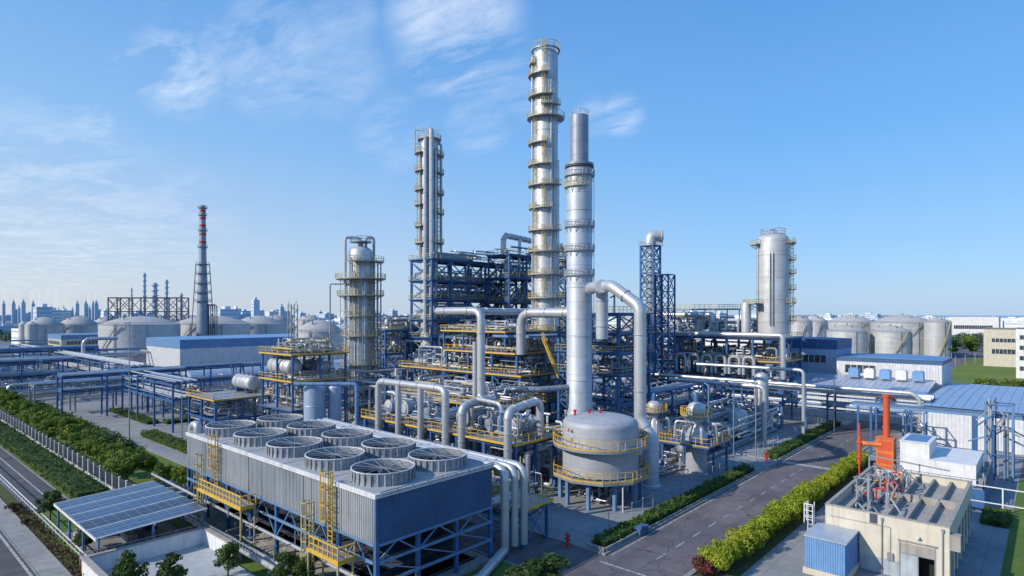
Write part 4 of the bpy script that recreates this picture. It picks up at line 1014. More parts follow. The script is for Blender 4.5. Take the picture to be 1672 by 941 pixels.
# reactor with square deck
def reactor(px, d, s, deck, label):
    u, v = Q(px, d); t = thing('reactor', label, 'reactor', (u, v, 0))
    m = MB(); m.lathe([(1.85*s, 0), (1.85*s, .25), (1.65*s, .3), (1.65*s, 5.2*s)], u, v, 32); part('skirt', m, tankgrey, t)
    m = MB(); m.lathe([(1.75*s, 5.3*s), (1.7*s, 6.2*s), (.85*s, 7.7*s), (.8*s, 8.7*s), (1.35*s, 9.2*s), (1.5*s, 9.8*s), (1.45*s, 10.5*s), (1.1*s, 11.1*s), (.5*s, 11.4*s), (.01, 11.5*s)], u, v, 32); part('vessel_body', m, silver, t)
    m = MB(); m.lathe([(.45*s, 11.3*s), (.45*s, 12.6*s), (.25*s, 12.9*s), (.01, 12.95*s)], u, v, 12); part('motor', m, blue, t)
    if deck:
        a, b = 3.6*s, 4.6*s; z = 5.2*s
        m = MB(); m.box(u-a, v-a, z-.3, u+b, v+b, z); p = part('deck', m, blue, t)
        m = MB(); m.box(u-a-.04, v-a-.04, z-.06, u+b, v-a, z+.12); m.box(u-a-.04, v-a, z-.06, u-a, v+b, z+.12)
        m.rail([(u-a, v-a, z), (u+b, v-a, z), (u+b, v+b, z), (u-a, v+b, z)], 1.2, 1, .035, closed=True, toe=0); part('railing', m, yellow, p)
        for (x, y) in ((-a+.4, b-.4), (b-.4, -a+.4), (b-.4, b-.4)): m = MB(); m.bar((u+x, v+y, 0), (u+x, v+y, z-.3), .3); part('post', m, blue, t)
    ringplat(t, u, v, 1.5*s, 9.4*s, -130, 130, w=.9, rmat=yellow)
    for i in range(7):
        a = i*.95; m = MB(); m.path([(u+cos(a)*.8*s, v+sin(a)*.8*s, 8.1*s), (u+cos(a)*3.2*s, v+sin(a)*3.2*s, (7.2+(i % 3)*.5)*s), (u+cos(a)*3.4*s, v+sin(a)*3.4*s, 5.5*s)], .2*s, 8, bend=.5); part('branch_pipe', m, silver_dark if i % 2 else pipemetal, t)
    return t
reactor(1137, 95, .98, True, 'bulb-headed reactor with a blue motor on a square yellow-railed deck right of the round tank')
reactor(1068, 106, .86, False, 'smaller bulb-headed vessel half hidden behind the duct right of the round tank')
u, v = Q(1206, 124)
m = MB(); m.lathe([(1.7, 0), (1.7, .5), (1.85, .7), (1.85, 4.4), (1.6, 5.0), (.9, 5.4), (.3, 5.5), (.3, 6.3), (.45, 6.4), (.01, 6.5)], u, v, 28)
for z in (1.6, 3.3): m.lathe([(1.85, z-.08), (1.93, z), (1.85, z+.08)], u, v, 28)
solo('vessel', m, silver, 'small upright silver vessel with a domed top standing alone behind the plaza fence', 'vessel')
u, v = Q(1243, 133)
m = MB(); m.lathe([(1.5, 0), (1.5, 11), (1.2, 11.7), (.4, 12.1), (.01, 12.1)], u, v, 28); m.tube((u-1.6, v+.6, .5), (u-1.6, v+.6, 10), .35, 10); m.tube((u-1.9, v-.4, .5), (u-1.9, v-.4, 9), .22, 10)
solo('vessel', m, silver, 'slim upright silver vessel with side pipes behind the lone domed vessel', 'vessel')

# street pipes near the cooling tower corner
for i, (uu, ve) in enumerate(((46.4, 42.3), (47.4, 41.8), (48.4, 41.4))):
    pipe([(uu, 80, 9.3), (uu, ve, 9.0), (uu, ve, .9)] + ([(uu, ve, .6), (40, 39.5, .6), (20, 39.2, .6)] if i == 0 else []), .45-.07*(i > 0), ('nearest', 'middle', 'farthest')[i]+' of three shiny pipes bending down at the near end of the cooling tower', n=16, bend=1.3, flange=5)
pipe([(41, 44.5, 4.9), (50.5, 45, 4.6)], .5, 'horizontal silver pipe crossing behind the three bending pipes', n=14, flange=2)
frame('service_platform', 'small blue service platform with yellow rail between the cooling tower and the round tank', 49.2, 53.2, 42.2, 47, [4.2], 1, 1, decks=(0,), rails=(0,), yellowtoe=(0,), bw=.3, brace=True)
pipe([(55.2, 46.6, 0), (55.2, 46.6, 8.2)], .28, 'lone pale standpipe left of the round tank', greysteel, n=12)
pipe([(55.5, 48.2, 0), (55.5, 48.2, 6)], .2, 'shorter grey standpipe behind the lone pale standpipe', greysteel, n=10)

# ------------------------------------------------------------------ plaza details
def hydrant(px, py, label):
    u, v = G(px, py); t = thing('hydrant', label, 'hydrant', (u, v, 0)); m = MB(); m.lathe([(.3, 0), (.3, .1), (.18, .15), (.17, 1.15), (.24, 1.2), (.22, 1.4), (.1, 1.5), (.01, 1.52)], u, v, 12); part('barrel', m, redp, t)
    m = MB(); m.tube((u-.35, v, .95), (u+.35, v, .95), .1, 8); m.tube((u, v-.35, .8), (u, v+.35, .8), .1, 8); part('outlet', m, redp, t)
hydrant(927, 893, 'red fire hydrant at the near kerb corner of the plaza'); hydrant(1251, 752, 'red fire hydrant at the side street opening behind the hedge')
t = thing('plaza_fence', 'line of thin posts with pale heads and wires behind the clipped hedge', 'fence', (76, 37.8, .1))
for i in range(16):
    u = 57+i*2.6; m = MB(); m.bar((u, 38.2, 0), (u, 38.2, 2.0), .06); m.box(u-.06, 38.1, 2.0, u+.2, 38.25, 2.08); part('post', m, greysteel, t)
m = MB(); m.bar((57, 38.2, 1.9), (96, 38.2, 1.9), .02); m.bar((57, 38.2, 1.0), (96, 38.2, 1.0), .02); part('wire', m, greysteel, t)
t = thing('plaza_fence', 'thin fence continuing behind the second avenue hedge', 'fence', (128, 38, 0))
for i in range(17): u = 108+i*2.6; m = MB(); m.bar((u, 38.6, 0), (u, 38.6, 2.2), .07); part('post', m, greysteel, t)
m = MB(); m.bar((108, 38.6, 2.1), (150, 38.6, 2.1), .04); m.bar((108, 38.6, 1.1), (150, 38.6, 1.1), .03); part('wire', m, greysteel, t)
m = MB(); m.box(60.3, 34.5, .02, 62.1, 35.15, .75); m.box(60.3, 34.4, .75, 62.1, 35.3, .95); m.box(60.5, 34.45, .95, 61.0, 34.9, 1.1); solo('waste_bin', m, cladblue, 'long dark blue bin set into the hedge kerb near its near end', 'bin')
pipe([(93.6, 40.4, 0), (93.6, 40.4, 5.4), (93.6, 46, 5.4)], .16, 'dark blue goal-post pipe at the corner of the plaza by the side street', blue, 8, .5)
pipe([(66, 40.2, 0), (66, 40.2, 3.2)], .09, 'pale double bollard pole in the plaza behind the hedge', white, 8)
pipe([(117, 60, 11.2), (117, 40.6, 11.2), (117, 40.6, 0)], .42, 'silver pipe crossing over the side yard and dropping beside the second hedge', n=14, bend=1.2, flange=6)
pipe([(130, 60, 13.6), (130, VU(130, 1312), 13.6), (130, VU(130, 1312), 0)], .34, 'thinner silver pipe dropping beyond the fat one at the second hedge', n=12, bend=1.0, flange=6)
for px, y0, y1 in ((1157, 752, 600), (1198, 742, 600), (1316, 712, 600)):
    u, v = G(px, y0); pipe([(u, v, 0), (u, v, zz(y1+30, u, v)), (u+6, v+4, zz(y1+30, u, v))], .13, 'thin upright grey pipe rising from the side yard at the back of the plaza', bluelight, 8, .4, 'thin upright pipes at the back of the plaza')
# ------------------------------------------------------------------ process clutter
def upright_fn(mat, r, h, legs=True):
    def fn():
        t = thing('process_vessel', 'x', 'vessel'); m = MB(); b = .8 if legs else 0
        m.lathe([(.01, b), (r*.7, b+.12*h), (r, b+.2*h), (r, h*.85), (r*.75, h*.96), (.2, h), (.2, h+.35), (.32, h+.4), (.01, h+.42)], n=18)
        m.lathe([(r, h*.5-.05), (r+.06, h*.5), (r, h*.5+.05)], n=18); part('shell', m, mat, t)
        m = MB()
        for i in range(4): a = i*pi/2+.4; m.bar((cos(a)*r*.9, sin(a)*r*.9, 0), (cos(a)*r*.9, sin(a)*r*.9, h*.4), .12)
        m.path([(r*.5, 0, h*.95), (r*.5, 0, h+.5), (r+.5, 0, h+.5), (r+.5, 0, .2)], .12, 8, .3); part('fittings', m, greysteel, t); return t
    return Proto(fn)
def exch_fn(mat, L, r):
    def fn():
        t = thing('heat_exchanger', 'x', 'heat exchanger'); m = MB()
        m.lathex([(.01, -L/2-.25), (r*.8, -L/2-.2), (r*1.0, -L/2), (r*1.18, -L/2), (r*1.18, -L/2+.18), (r, -L/2+.18), (r, L/2-.3), (r*1.15, L/2-.3), (r*1.15, L/2-.12), (r, L/2-.12), (r*.7, L/2+.2), (.01, L/2+.25)], (0, 0, r+.5), (1, 0, 0), 18)
        part('shell', m, mat, t); m = MB()
        for x in (-L*.28, L*.28): m.box(x-.15, -r*.8, 0, x+.15, r*.8, .8); m.tube((x*1.1, 0, r*2+.4), (x*1.1, 0, r*2+1.0), .18, 8); m.tube((x*1.1, 0, r*2+.95), (x*1.1, 0, r*2+1.05), .3, 8)
        part('saddle', m, greysteel, t); return t
    return Proto(fn)
def pump_fn(mat):
    def fn():
        t = thing('pump', 'x', 'pump'); m = MB(); m.box(-.8, -.35, 0, .8, .35, .2); part('base', m, concrete, t)
        m = MB(); m.lathex([(.01, -.7), (.3, -.68), (.33, -.6), (.33, .1), (.2, .15), (.01, .15)], (0, 0, .6), (1, 0, 0), 12); m.cbox(-.3, 0, .85, .3, .3, .2)
        for i in range(6): m.cbox(-.6+i*.1, 0, .25, .03, .7, .7)
        part('motor', m, mat, t); m = MB(); m.lathex([(.01, -.2), (.4, -.18), (.45, 0), (.4, .18), (.01, .2)], (.5, 0, .65), (1, 0, 0), 12); m.tube((.5, 0, .9), (.5, 0, 1.6), .13, 8); part('volute', m, greysteel, t); return t
    return Proto(fn)
def valve_fn(mat):
    def fn():
        t = thing('valve', 'x', 'valve'); m = MB(); m.lathex([(.28, -.35), (.28, -.25), (.16, -.2), (.24, 0), (.16, .2), (.28, .25), (.28, .35)], (0, 0, .5), (1, 0, 0), 10); m.tube((0, 0, 0), (0, 0, .4), .08, 6); m.tube((0, 0, .5), (0, 0, 1.1), .07, 6); part('body', m, greysteel, t)
        m = MB(); m.lathe([(.34, 1.08), (.34, 1.14), (.26, 1.14), (.26, 1.08), (.34, 1.08)], n=14); m.bar((-.3, 0, 1.1), (.3, 0, 1.1), .04); part('handwheel', m, mat, t); return t
    return Proto(fn)
UP = [upright_fn(silver, .8, 2.9), upright_fn(tankgrey, .6, 2.3), upright_fn(silver_dark, 1.0, 3.4)]
EX = [exch_fn(silver, 4.4, .6), exch_fn(silver_dark, 3.6, .48), exch_fn(tankgrey, 5.2, .72)]
PU = [pump_fn(blue), pump_fn(greysteel)]; VA = [valve_fn(redp), valve_fn(blue), valve_fn(yellow)]
POOL = []
def clutter(where, u0, u1, v0, v1, z, hz, nv=3, ne=3, npump=4, nval=5, npipe=10, pr=(.06, .2), along='v', thick=1.0, mats=None):
    """equipment and individual pipes on one level between z and z+hz"""
    g = where
    P = lambda a, b, mg=1.0: RND.uniform(a+mg, b-mg)
    for i in range(nv):
        k = RND.randrange(3); s = min(1.15, max(.5, (hz-.6)/3.9))*thick
        UP[k].put((P(u0, u1), P(v0, v1), z), RND.uniform(0, 6), 'small upright vented vessel %s' % g, 'upright vessels '+g, s*RND.uniform(.85, 1.05))
    for i in range(ne):
        k = RND.randrange(3); EX[k].put((P(u0, u1, 1.5), P(v0, v1, 2), z), 0 if RND.random() < .5 else pi/2, 'horizontal heat exchanger shell %s' % g, 'heat exchangers '+g, RND.uniform(.75, 1.05)*thick)
    for i in range(npump): PU[i % 2].put((P(u0, u1), P(v0, v1), z), RND.choice((0, pi/2)), '%s motor pump on a small plinth %s' % (('blue', 'grey')[i % 2], g), '%s pumps ' % (('blue', 'grey')[i % 2])+g, 1.1)
    for i in range(nval): VA[i % 3].put((P(u0, u1, .4), P(v0, v1, .4), z), RND.choice((0, pi/2)), 'small valve with a %s handwheel %s' % (('red', 'blue', 'yellow')[i % 3], g), 'valves with %s handwheels ' % (('red', 'blue', 'yellow')[i % 3])+g, 1.1)
    for i in range(int(npipe*3.2)):
        r = RND.uniform(*pr); p = [P(u0, u1, .2), P(v0, v1, .2), z+RND.uniform(.15, hz*.4)]; pts = [tuple(p)]; ax = RND.choice((0, 1))
        for s in range(RND.choice((3, 4, 5))):
            if ax == 2: p[2] = z+RND.uniform(.15, hz*.92)
            elif ax == 0: p[0] = P(u0, u1, .1)
            else: p[1] = min(v1, max(v0, p[1]+RND.uniform(-9, 9)))
            pts.append(tuple(p)); ax = RND.choice([a for a in (0, 1, 2, 2) if a != ax])
        k = RND.random(); mt = pipemetal if k < .45 else silver_dark if k < .62 else (greysteel if k < .74 else (yellowpale if k < .80 else white if k < .93 else bluelight))
        cu_, cv_, dd = proj(*[sum(q[j] for q in pts)/len(pts) for j in (0, 1, 2)]); ln = sum((Vector(x)-Vector(y)).length for x, y in zip(pts, pts[1:]))
        m = MB(); m.path(pts, r, 7, r*3, 3, flange=2.2 if r > .12 else 0); POOL.append((r*ln/dd/dd, m, mt, g))
def loops(where, u, v0, v1, z0, z1, n, r, w=1.2):
    for i in range(n):
        v = v0+(v1-v0)*(i+.5)/n; m = MB(); m.path([(u, v, z0), (u, v, z1), (u, v+w, z1), (u, v+w, z0)], r, 10, w*.45); solo('loop_pipe', m, pipemetal, 'inverted-U silver pipe loop '+where, 'pipe', 'pipe loops '+where)
clutter('on the long yellow-railed pump deck', 61, 69.5, 54, 87, 7.6, 4.2, 5, 5, 6, 6, 26, (.07, .2))
for i in range(7):
    vv = 56+i*4.6
    EX[i % 3].put((65, vv, 7.6), 0, 'big grey casing set across the pump deck', 'big casings across the pump deck', (1.1, 1.5, 1.6))
clutter('beneath the long pump deck', 61, 69.5, 54, 87, .0, 7, 3, 2, 3, 2, 22, (.08, .24))
clutter('on the second deck behind the pump deck', 71.5, 82, 66, 92, 9.9, 3.6, 4, 4, 4, 4, 22, (.07, .2))
clutter('beneath the second deck behind the pump deck', 71.5, 82, 60, 92, 0, 9.5, 4, 3, 3, 2, 26, (.08, .25), thick=1.1)
clutter('on the lower tier of the middle process structure', 87.4, 105, 75.6, 111, 7.6, 5.0, 5, 4, 3, 4, 26, (.08, .25))
clutter('on the lower yellow-edged deck of the middle structure', 87.4, 103, 75.6, 111, 13.2, 3.9, 8, 5, 4, 5, 24, (.08, .22))
clutter('on the upper yellow-edged deck of the middle structure', 88.4, 103.5, 77.4, 97, 17.3, 3.4, 6, 4, 2, 4, 18, (.08, .2))
clutter('on the highest deck of the middle structure', 89.4, 103, 81.4, 99, 21.4, 2.6, 4, 3, 2, 4, 12, (.08, .2))
clutter('under the middle process structure', 86, 106, 72, 112, 0, 7, 3, 2, 2, 0, 18, (.1, .3))
for k, z in enumerate((0, 8, 14, 19, 23.5, 28.5, 33.3, 38.7)):
    clutter('on level %s of the tallest blue structure' % ('zero', 'one', 'two', 'three', 'four', 'five', 'six', 'seven')[k], 99.5, 130, 115, 122, z+.1, 4.2, 3 if k < 5 else 1, 2 if k < 5 else 0, 1, 3, 13 if k < 6 else 5, (.08, .28))
for k, z in enumerate((9, 16, 22, 28, 34.5, 40.5)):
    clutter('on tier %s of the stepped blue structure' % ('one', 'two', 'three', 'four', 'five', 'six')[k], 118.5, 146, 106.4, 113, z+.1, 5, 2 if k < 5 else 0, 2 if k < 5 else 0, 1, 2, 10 if k < 5 else 3, (.1, .3))
clutter('between the middle structure and the tallest one', 88, 108, 99, 114, 0, 22, 3, 2, 0, 0, 20, (.12, .35), thick=1.5)
clutter('on the structure behind the chimney stack', 92.4, 103, 57.4, 70, 18.1, 3.2, 3, 1, 2, 3, 9)
clutter('on the lower decks behind the chimney stack', 92.4, 103, 57.4, 70, 14.3, 3.2, 3, 2, 2, 3, 12)
clutter('under the structure behind the chimney stack', 92, 104, 55, 72, 0, 12, 2, 2, 2, 2, 16, (.1, .3))
clutter('on top of the right-hand blue structure', 156, 170, 60, 90, 18.9, 5.4, 7, 3, 2, 6, 24, (.1, .34), thick=1.25)
clutter('on the middle deck of the right-hand blue structure', 155.4, 170, 50, 90, 13.1, 5.0, 7, 5, 4, 6, 30, (.1, .3), thick=1.1)
clutter('on the lower deck of the right-hand blue structure', 155.4, 170, 50, 90, 7.1, 5.2, 6, 5, 4, 4, 24, (.1, .3), thick=1.1)
clutter('in the left yard beneath the racks', 55, 88, 140, 172, 0, 6, 6, 6, 4, 3, 26, (.1, .3), thick=1.5)
clutter('in the left yard beside the blue-banded hall', 62, 120, 178, 225, 0, 7, 8, 8, 4, 2, 30, (.15, .4), thick=2.0)
clutter('in the far left yard by the racks', 8, 62, 205, 300, 0, 7, 8, 8, 2, 2, 26, (.15, .4), thick=2.2)
clutter('in the pipe yard behind the reactors', 92, 140, 44, 60, 0, 5.5, 6, 6, 6, 4, 34, (.1, .34), thick=1.2)
clutter('under the pipe rack behind the yard', 128, 146, 52, 88, 0, 6.5, 5, 5, 3, 2, 24, (.12, .36), thick=1.3)
clutter('around the feet of the lattice tower', 108, 140, 62, 88, 0, 10, 5, 4, 3, 2, 26, (.12, .4), thick=1.5)
clutter('beneath the reactor deck', 78, 90, 44, 56, 0, 4.6, 3, 2, 4, 3, 14, (.07, .2))
clutter('at the foot of the chimney stack', 70, 84, 50, 60, 0, 9, 3, 3, 3, 2, 20, (.08, .3))
clutter('under the round tank', 66, 72, 43, 49, 0, 2.6, 0, 0, 3, 3, 8, (.06, .15))
clutter('between the street pipes and the round tank', 54, 60, 48, 56, 0, 5.5, 2, 1, 3, 3, 14, (.07, .2))
clutter('on the upper deck of the two-level drum structure', 59, 69.5, 108, 119.5, 12.1, 4.6, 1, 0, 2, 4, 12)
clutter('on top of the two-level drum structure', 59, 69.5, 108, 119.5, 17.2, 3.0, 2, 1, 1, 4, 14, (.08, .22))
clutter('on the lower level of the two-level drum structure', 59, 69.5, 108, 119.5, 6.6, 5, 2, 3, 2, 3, 14)
clutter('under the two-level drum structure', 59, 69.5, 107, 120, 0, 6, 2, 2, 3, 2, 12)
clutter('around the base of the stout column', 72, 96, 100, 122, 0, 15, 5, 4, 2, 2, 26, (.1, .3), thick=1.3)
clutter('on the platform with the single drum', 50.5, 61.5, 123, 136, 4.1, 3.4, 1, 1, 2, 3, 10)
frame('process_structure', 'blue rack behind the stout column, topped by a railed deck at mid height', 92, 112, 124, 134, [9, 15, 20.8], 3, 1, decks=(0, 1, 2), rails=(1, 2), bw=.45, brace=True)
clutter('on the rack behind the stout column', 92.5, 111.5, 124.4, 133.6, 20.9, 3.6, 5, 2, 1, 3, 10, (.1, .3), thick=1.2)
clutter('inside the rack behind the stout column', 92.5, 111.5, 124.4, 133.6, 15.1, 5, 4, 3, 1, 3, 14, (.1, .3), thick=1.2)
loops('in front of the right-hand blue structure', 153.6, 54, 76, 9.5, 14.0, 6, .42, 2.6)
pipe([(158, 86, 24.6), (158, 70, 24.6), (158, 68.5, 24.6), (158, 68.5, 19)], .85, 'fat silver pipe elbow on top of the right-hand blue structure', n=14, bend=1.8)
for (v, r, h, lb) in ((80, 1.7, 5.2, 'dull round-topped vessel left of the fat elbow on the right-hand structure'), (73, 1.6, 5.5, 'round-topped vessel right of the fat elbow on the right-hand structure'), (59.5, 1.15, 9.2, 'pale bullet-shaped vessel directly left of the wide domed column')):
    m = MB(); u = 160 if r > 1.2 else 158
    m.lathe([(r, 18.9), (r, 18.9+h-r*.8), (r*.85, 18.9+h-r*.35), (r*.5, 18.9+h-.1), (.01, 18.9+h)], u, v, 24); solo('vessel', m, tankwhite, lb, 'vessel')
frame('pipe_bridge', 'thin railed pipe frame standing on top of the right-hand blue structure', 160, 168, 62, 88, [22.4, 26.2], 1, 4, decks=(1,), rails=(1,), bw=.22, brace=False, foot=18.95, mat=greysteel)
ringplat(thing('side_platform', 'small yellow platform bracketed to the left of the wide domed column', 'platform', (ru, rv, 27)), ru, rv, 4.1, 27.5, -150, -60, w=3.2, rmat=yellow)

POOL.sort(key=lambda x: -x[0])
for (_, m, mt, g) in POOL[:285]: solo('process_pipe', m, mt, 'process pipe bent at right angles '+g, 'pipe', 'process pipes '+g)
mm = MB(); pm = [pipemetal, silver_dark, greysteel, yellowpale, bluelight, white]
for (_, m, mt, g) in POOL[285:]:
    mm.cm = pm.index(mt); mm.add(m.v, m.f)
solo('small_pipework', mm, pm, 'countless thin process pipes tangled through the decks of the plant', 'pipework', None, 'stuff')
# ------------------------------------------------------------------ pipe racks
def rack(name, label, p0, p1, width, zs, nspan, bw=.35, mat=blue, npipes=(6, 5), pr=(.14, .32), glabel='', pmat=None, legs=True):
    """rack running straight from p0 to p1 (axis aligned), one tier per z"""
    alongv = abs(p1[1]-p0[1]) > abs(p1[0]-p0[0]); t = thing(name, label, 'pipe rack', ((p0[0]+p1[0])/2, (p0[1]+p1[1])/2, 0))
    L = (p1[1]-p0[1]) if alongv else (p1[0]-p0[0]); top = max(zs)
    def W(a, o, z): return (p0[0]+o, p0[1]+a, z) if alongv else (p0[0]+a, p0[1]+o, z)
    for i in range(nspan+1):
        a = L*i/nspan
        for o in (0, width): 
            m = MB(); m.bar(W(a, o, 0), W(a, o, top), bw); part('post', m, mat, t)
        m = MB()
        for z in zs: m.ibeam(W(a, 0, z-.2), W(a, width, z-.2), bw*.7, bw)
        part('cross_beam', m, mat, t)
    for o in (0, width):
        m = MB()
        for z in zs: m.ibeam(W(0, o, z-.5), W(L, o, z-.5), bw*.7, bw)
        part('side_beam', m, mat, t)
    for k, z in enumerate(zs):
        n = npipes[k % len(npipes)]
        for i in range(n):
            r = RND.uniform(*pr); o = width*(i+.5)/n; a0, a1 = (0, L)
            if RND.random() < .3: a1 = L*RND.uniform(.5, .95)
            if L < 0: pass
            pts = [W(a0, o, z+r), W(a1, o, z+r)]
            if a1 != L: pts.append(W(a1, o, z-3 if z > 5 else z+1.5))
            m = MB(); m.path(pts, r, 8, r*3, flange=7); q = RND.random()
            solo('rack_pipe', m, (pmat or (pipemetal if q < .6 else silver_dark if q < .85 else bluelight)), 'straight pipe lying on '+glabel, 'pipe', 'pipes lying on '+glabel)
    return t
rack('pipe_rack', 'blue pipe rack crossing high over the inner street on the left', (36, 172), (63, 172), 4.4, [6.9, 10.3], 3, npipes=(4, 5), glabel='the rack crossing the inner street')
rack('pipe_rack', 'far left stretch of pipe rack beyond the street trees', (63, 176.8), (88, 176.8), 4.6, [6.5, 10], 3, npipes=(5, 5), glabel='the long rack behind the left yard')
rack('pipe_rack', 'lower pipe rack with a pale end frame over the street trees', (33, 184), (66, 184), 5, [7.5], 4, npipes=(6,), mat=greysteel, glabel='the low pale rack on the left')
rack('pipe_rack', 'distant blue pipe rack nearest the left-hand grey building', (8, 232), (59, 232), 6, [6, 10.5], 5, npipes=(5, 5), pr=(.3, .55), glabel='the distant rack on the left')
rack('pipe_rack', 'second distant pipe rack with fat pipes at the left edge', (0, 262), (66, 262), 6, [8, 12.2], 6, npipes=(4, 4), pr=(.4, .7), glabel='the far double rack on the left')
rack('pipe_rack', 'third pipe rack running away along the inner street', (52, 178), (52, 330), 5, [7.5, 11.2], 12, npipes=(5, 4), pr=(.2, .45), glabel='the rack beside the inner street')
rack('pipe_rack', 'blue pipe rack reaching from the yard to the drum structure', (48, 138), (48, 171), 5.5, [7.0, 10.4], 3, npipes=(5, 4), glabel='the rack joining the drum structure')
pipe([(56, 240, 2), (56, 240, 16.5), (66, 240, 16.5)], .55, 'pale pipe goose-neck standing above the racks left of the big tank', n=12, bend=2.2)
rack('pipe_rack', 'wide blue pipe rack carrying shiny pipes in front of the right-hand structure', (143.5, 18), (143.5, 92), 6.5, [4.8, 7.6], 8, npipes=(6, 6), pr=(.22, .5), glabel='the wide rack on the right')
rack('pipe_rack', 'blue pipe rack behind the reactor yard with pale straight pipes', (110, 60), (143, 60), 4.4, [5.4, 8.6], 4, npipes=(5, 4), pr=(.18, .35), glabel='the rack behind the reactor yard')
pipe([(142.4, 92, 9.2), (142.4, 24, 9.2), (142.4, 21, 9.2), (142.4, 19.6, 8.2), (142.4, 19.6, 2)], .42, 'thick silver pipe above the wide rack that bends down by the blue-roofed hall', n=14, bend=1.6, flange=7)
# right beam gantry
t = thing('gantry', 'blue beam gantry on a thick post in front of the white hall wall', 'gantry', (122, 5, 0))
for v, w in ((26, .35), (24, .35), (18, .3), (9.4, .75), (-12, .5)): m = MB(); m.box(122-w/2, v-w/2, 0, 122+w/2, v+w/2, 8.6); part('post', m, blue, t)
m = MB(); m.ibeam((122, 27, 8.9), (122, -26, 8.9), .4, .7); m.ibeam((124, 27, 8.9), (124, -26, 8.9), .3, .5)
for i in range(12): m.bar((122, 26-i*4.4, 8.9), (124, 26-i*4.4, 8.9), .2)
part('beam', m, bluelight, t)
def standpipes(u, v, n, h, label, seed):
    rs = random.Random(seed); t = thing('pipe_stand', label, 'pipe stand', (u, v, 0))
    for (a, b) in ((-1.6, -1.6), (1.6, -1.6), (1.6, 1.6), (-1.6, 1.6)): m = MB(); m.bar((u+a, v+b, 0), (u+a, v+b, h), .26); part('post', m, bluelight, t)
    m = MB()
    for z in (h*.33, h*.66, h*.98):
        for a, b, c, d in ((-1.6, -1.6, 1.6, -1.6), (1.6, -1.6, 1.6, 1.6), (1.6, 1.6, -1.6, 1.6), (-1.6, 1.6, -1.6, -1.6)): m.bar((u+a, v+b, z), (u+c, v+d, z), .16)
    part('cross_bars', m, blue, t)
    for i in range(n):
        m = MB(); a = rs.uniform(-1.4, 1.4); b = rs.uniform(-1.4, 1.4); z = h*rs.uniform(.5, 1.08); m.path([(u+a, v+b, 0), (u+a, v+b, z), (u+a+rs.uniform(-1.5, 1.5), v+b, z), (u+a+rs.uniform(-1.5, 1.5), v+b+rs.uniform(-3, 3), z*.8)], rs.uniform(.08, .16), 8, .35)
        part('riser_pipe', m, (pipemetal, bluelight, silver_dark, blue)[i % 4], t)
u, v = Q(1632, 92); standpipes(u, v, 12, 11.5, 'open blue pipe stand full of risers at the right edge of the yard', 3)
u, v = Q(1494, 112); standpipes(u, v, 7, 7, 'smaller pipe stand with risers between the avenue and the white hall', 4)
m = MB()
for z in (1.2, 3.2): m.bar((97, 9, z), (97, -22, z), .12)
for i in range(8): m.bar((97, 9-i*4.3, 0), (97, 9-i*4.3, 3.2), .14)
solo('railing', m, white, 'pale two-bar railing running out of frame beside the yard on the right', 'railing')

# ------------------------------------------------------------------ orange unit, white plant unit
u, v = Q(1447, 92)
t = thing('orange_burner', 'tall orange flue standing on an orange box behind the cream building', 'burner', (u, v, 0))
m = MB(); m.cbox(u, v, 0, 2.3, 2.3, 6.2); m.cbox(u, v, 6.2, 2.5, 2.5, .12); part('box', m, orange, t)
m = MB(); m.tube((u+.1, v, 6.2), (u+.1, v, 12.6), .46, 16); m.tube((u+.1, v, 12.4), (u+.1, v, 12.75), .56, 16); m.path([(u+.1, v, 12.2), (u+1.6, v-.6, 12.2), (u+1.9, v-.8, 11.6)], .22, 10); part('flue', m, redp if False else mat_paint('faded_red_orange', (.62, .09, .03), (.5, .08, .03), .5, dirtamt=.3), t)
for k in range(3): m = MB(); m.box(u-1.19, v-.9, .6+k*1.9, u-1.152, v+.9, 2.1+k*1.9); o_ = part('access_panel', m, MATS['faded_red_orange'], t)
m = MB()
for k in range(9): m.box(u-.9, v-1.2, 1+k*.22, u+.9, v-1.152, 1.1+k*.22)
part('louvre', m, darksteel, t)
m = MB(); m.path([(u-1, v+.4, 5.2), (u-1.5, v+3.4, 5.2)], .35, 10); part('side_duct', m, orange, t)
u, v = Q(1403, 93); m = MB(); m.tube((u, v, 2), (u, v, 6.2), .26, 10); m.tube((u, v, 0), (u, v, 8.2), .14, 8); m.tube((u, v, 5.4), (u, v, 7.2), .17, 8); m.cbox(u, v, 3, 1.0, .6, .3); m.cbox(u, v, 5.2, .9, .6, .3)
solo('burner_post', m, MATS['faded_red_orange'], 'slim orange-red post left of the orange flue, above the bright shrubs', 'post')
t = thing('plant_unit', 'white boxy plant unit with a raised cabin on a blue base behind the cream building', 'plant unit', (104, 13, 0))
m = MB(); m.box(97, 6.5, 0, 112, 16, 2.6); part('base', m, blue, t)
m = MB(); m.box(99, 7.5, 2.6, 110, 13.4, 5.2); part('body', m, white, t)
m = MB(); m.box(99.5, 12.6, 2.6, 106, 16, 7.2); m.box(99.4, 12.5, 7.2, 106.1, 16.1, 7.32); part('cabin', m, white, t)
m = MB(); m.box(99.9, 13, 7.32, 105.6, 15.6, 7.36); part('roof_panel', m, roofblue, t)
m = MB(); m.rail([(97.1, 6.6, 2.6), (97.1, 15.9, 2.6), (112, 15.9, 2.6)], 1.2, 1.1, .04, toe=.1); m.rail([(97.1, 6.6, 2.6), (112, 6.6, 2.6)], 1.2, 1.1, .04); part('railing', m, greysteel, t)
m = MB()
for i in range(10): m.cbox(98+i*1.3, 7.0, 2.6, .7, .5, .5+(i % 3)*.5)
part('fittings', m, silver_dark, t)

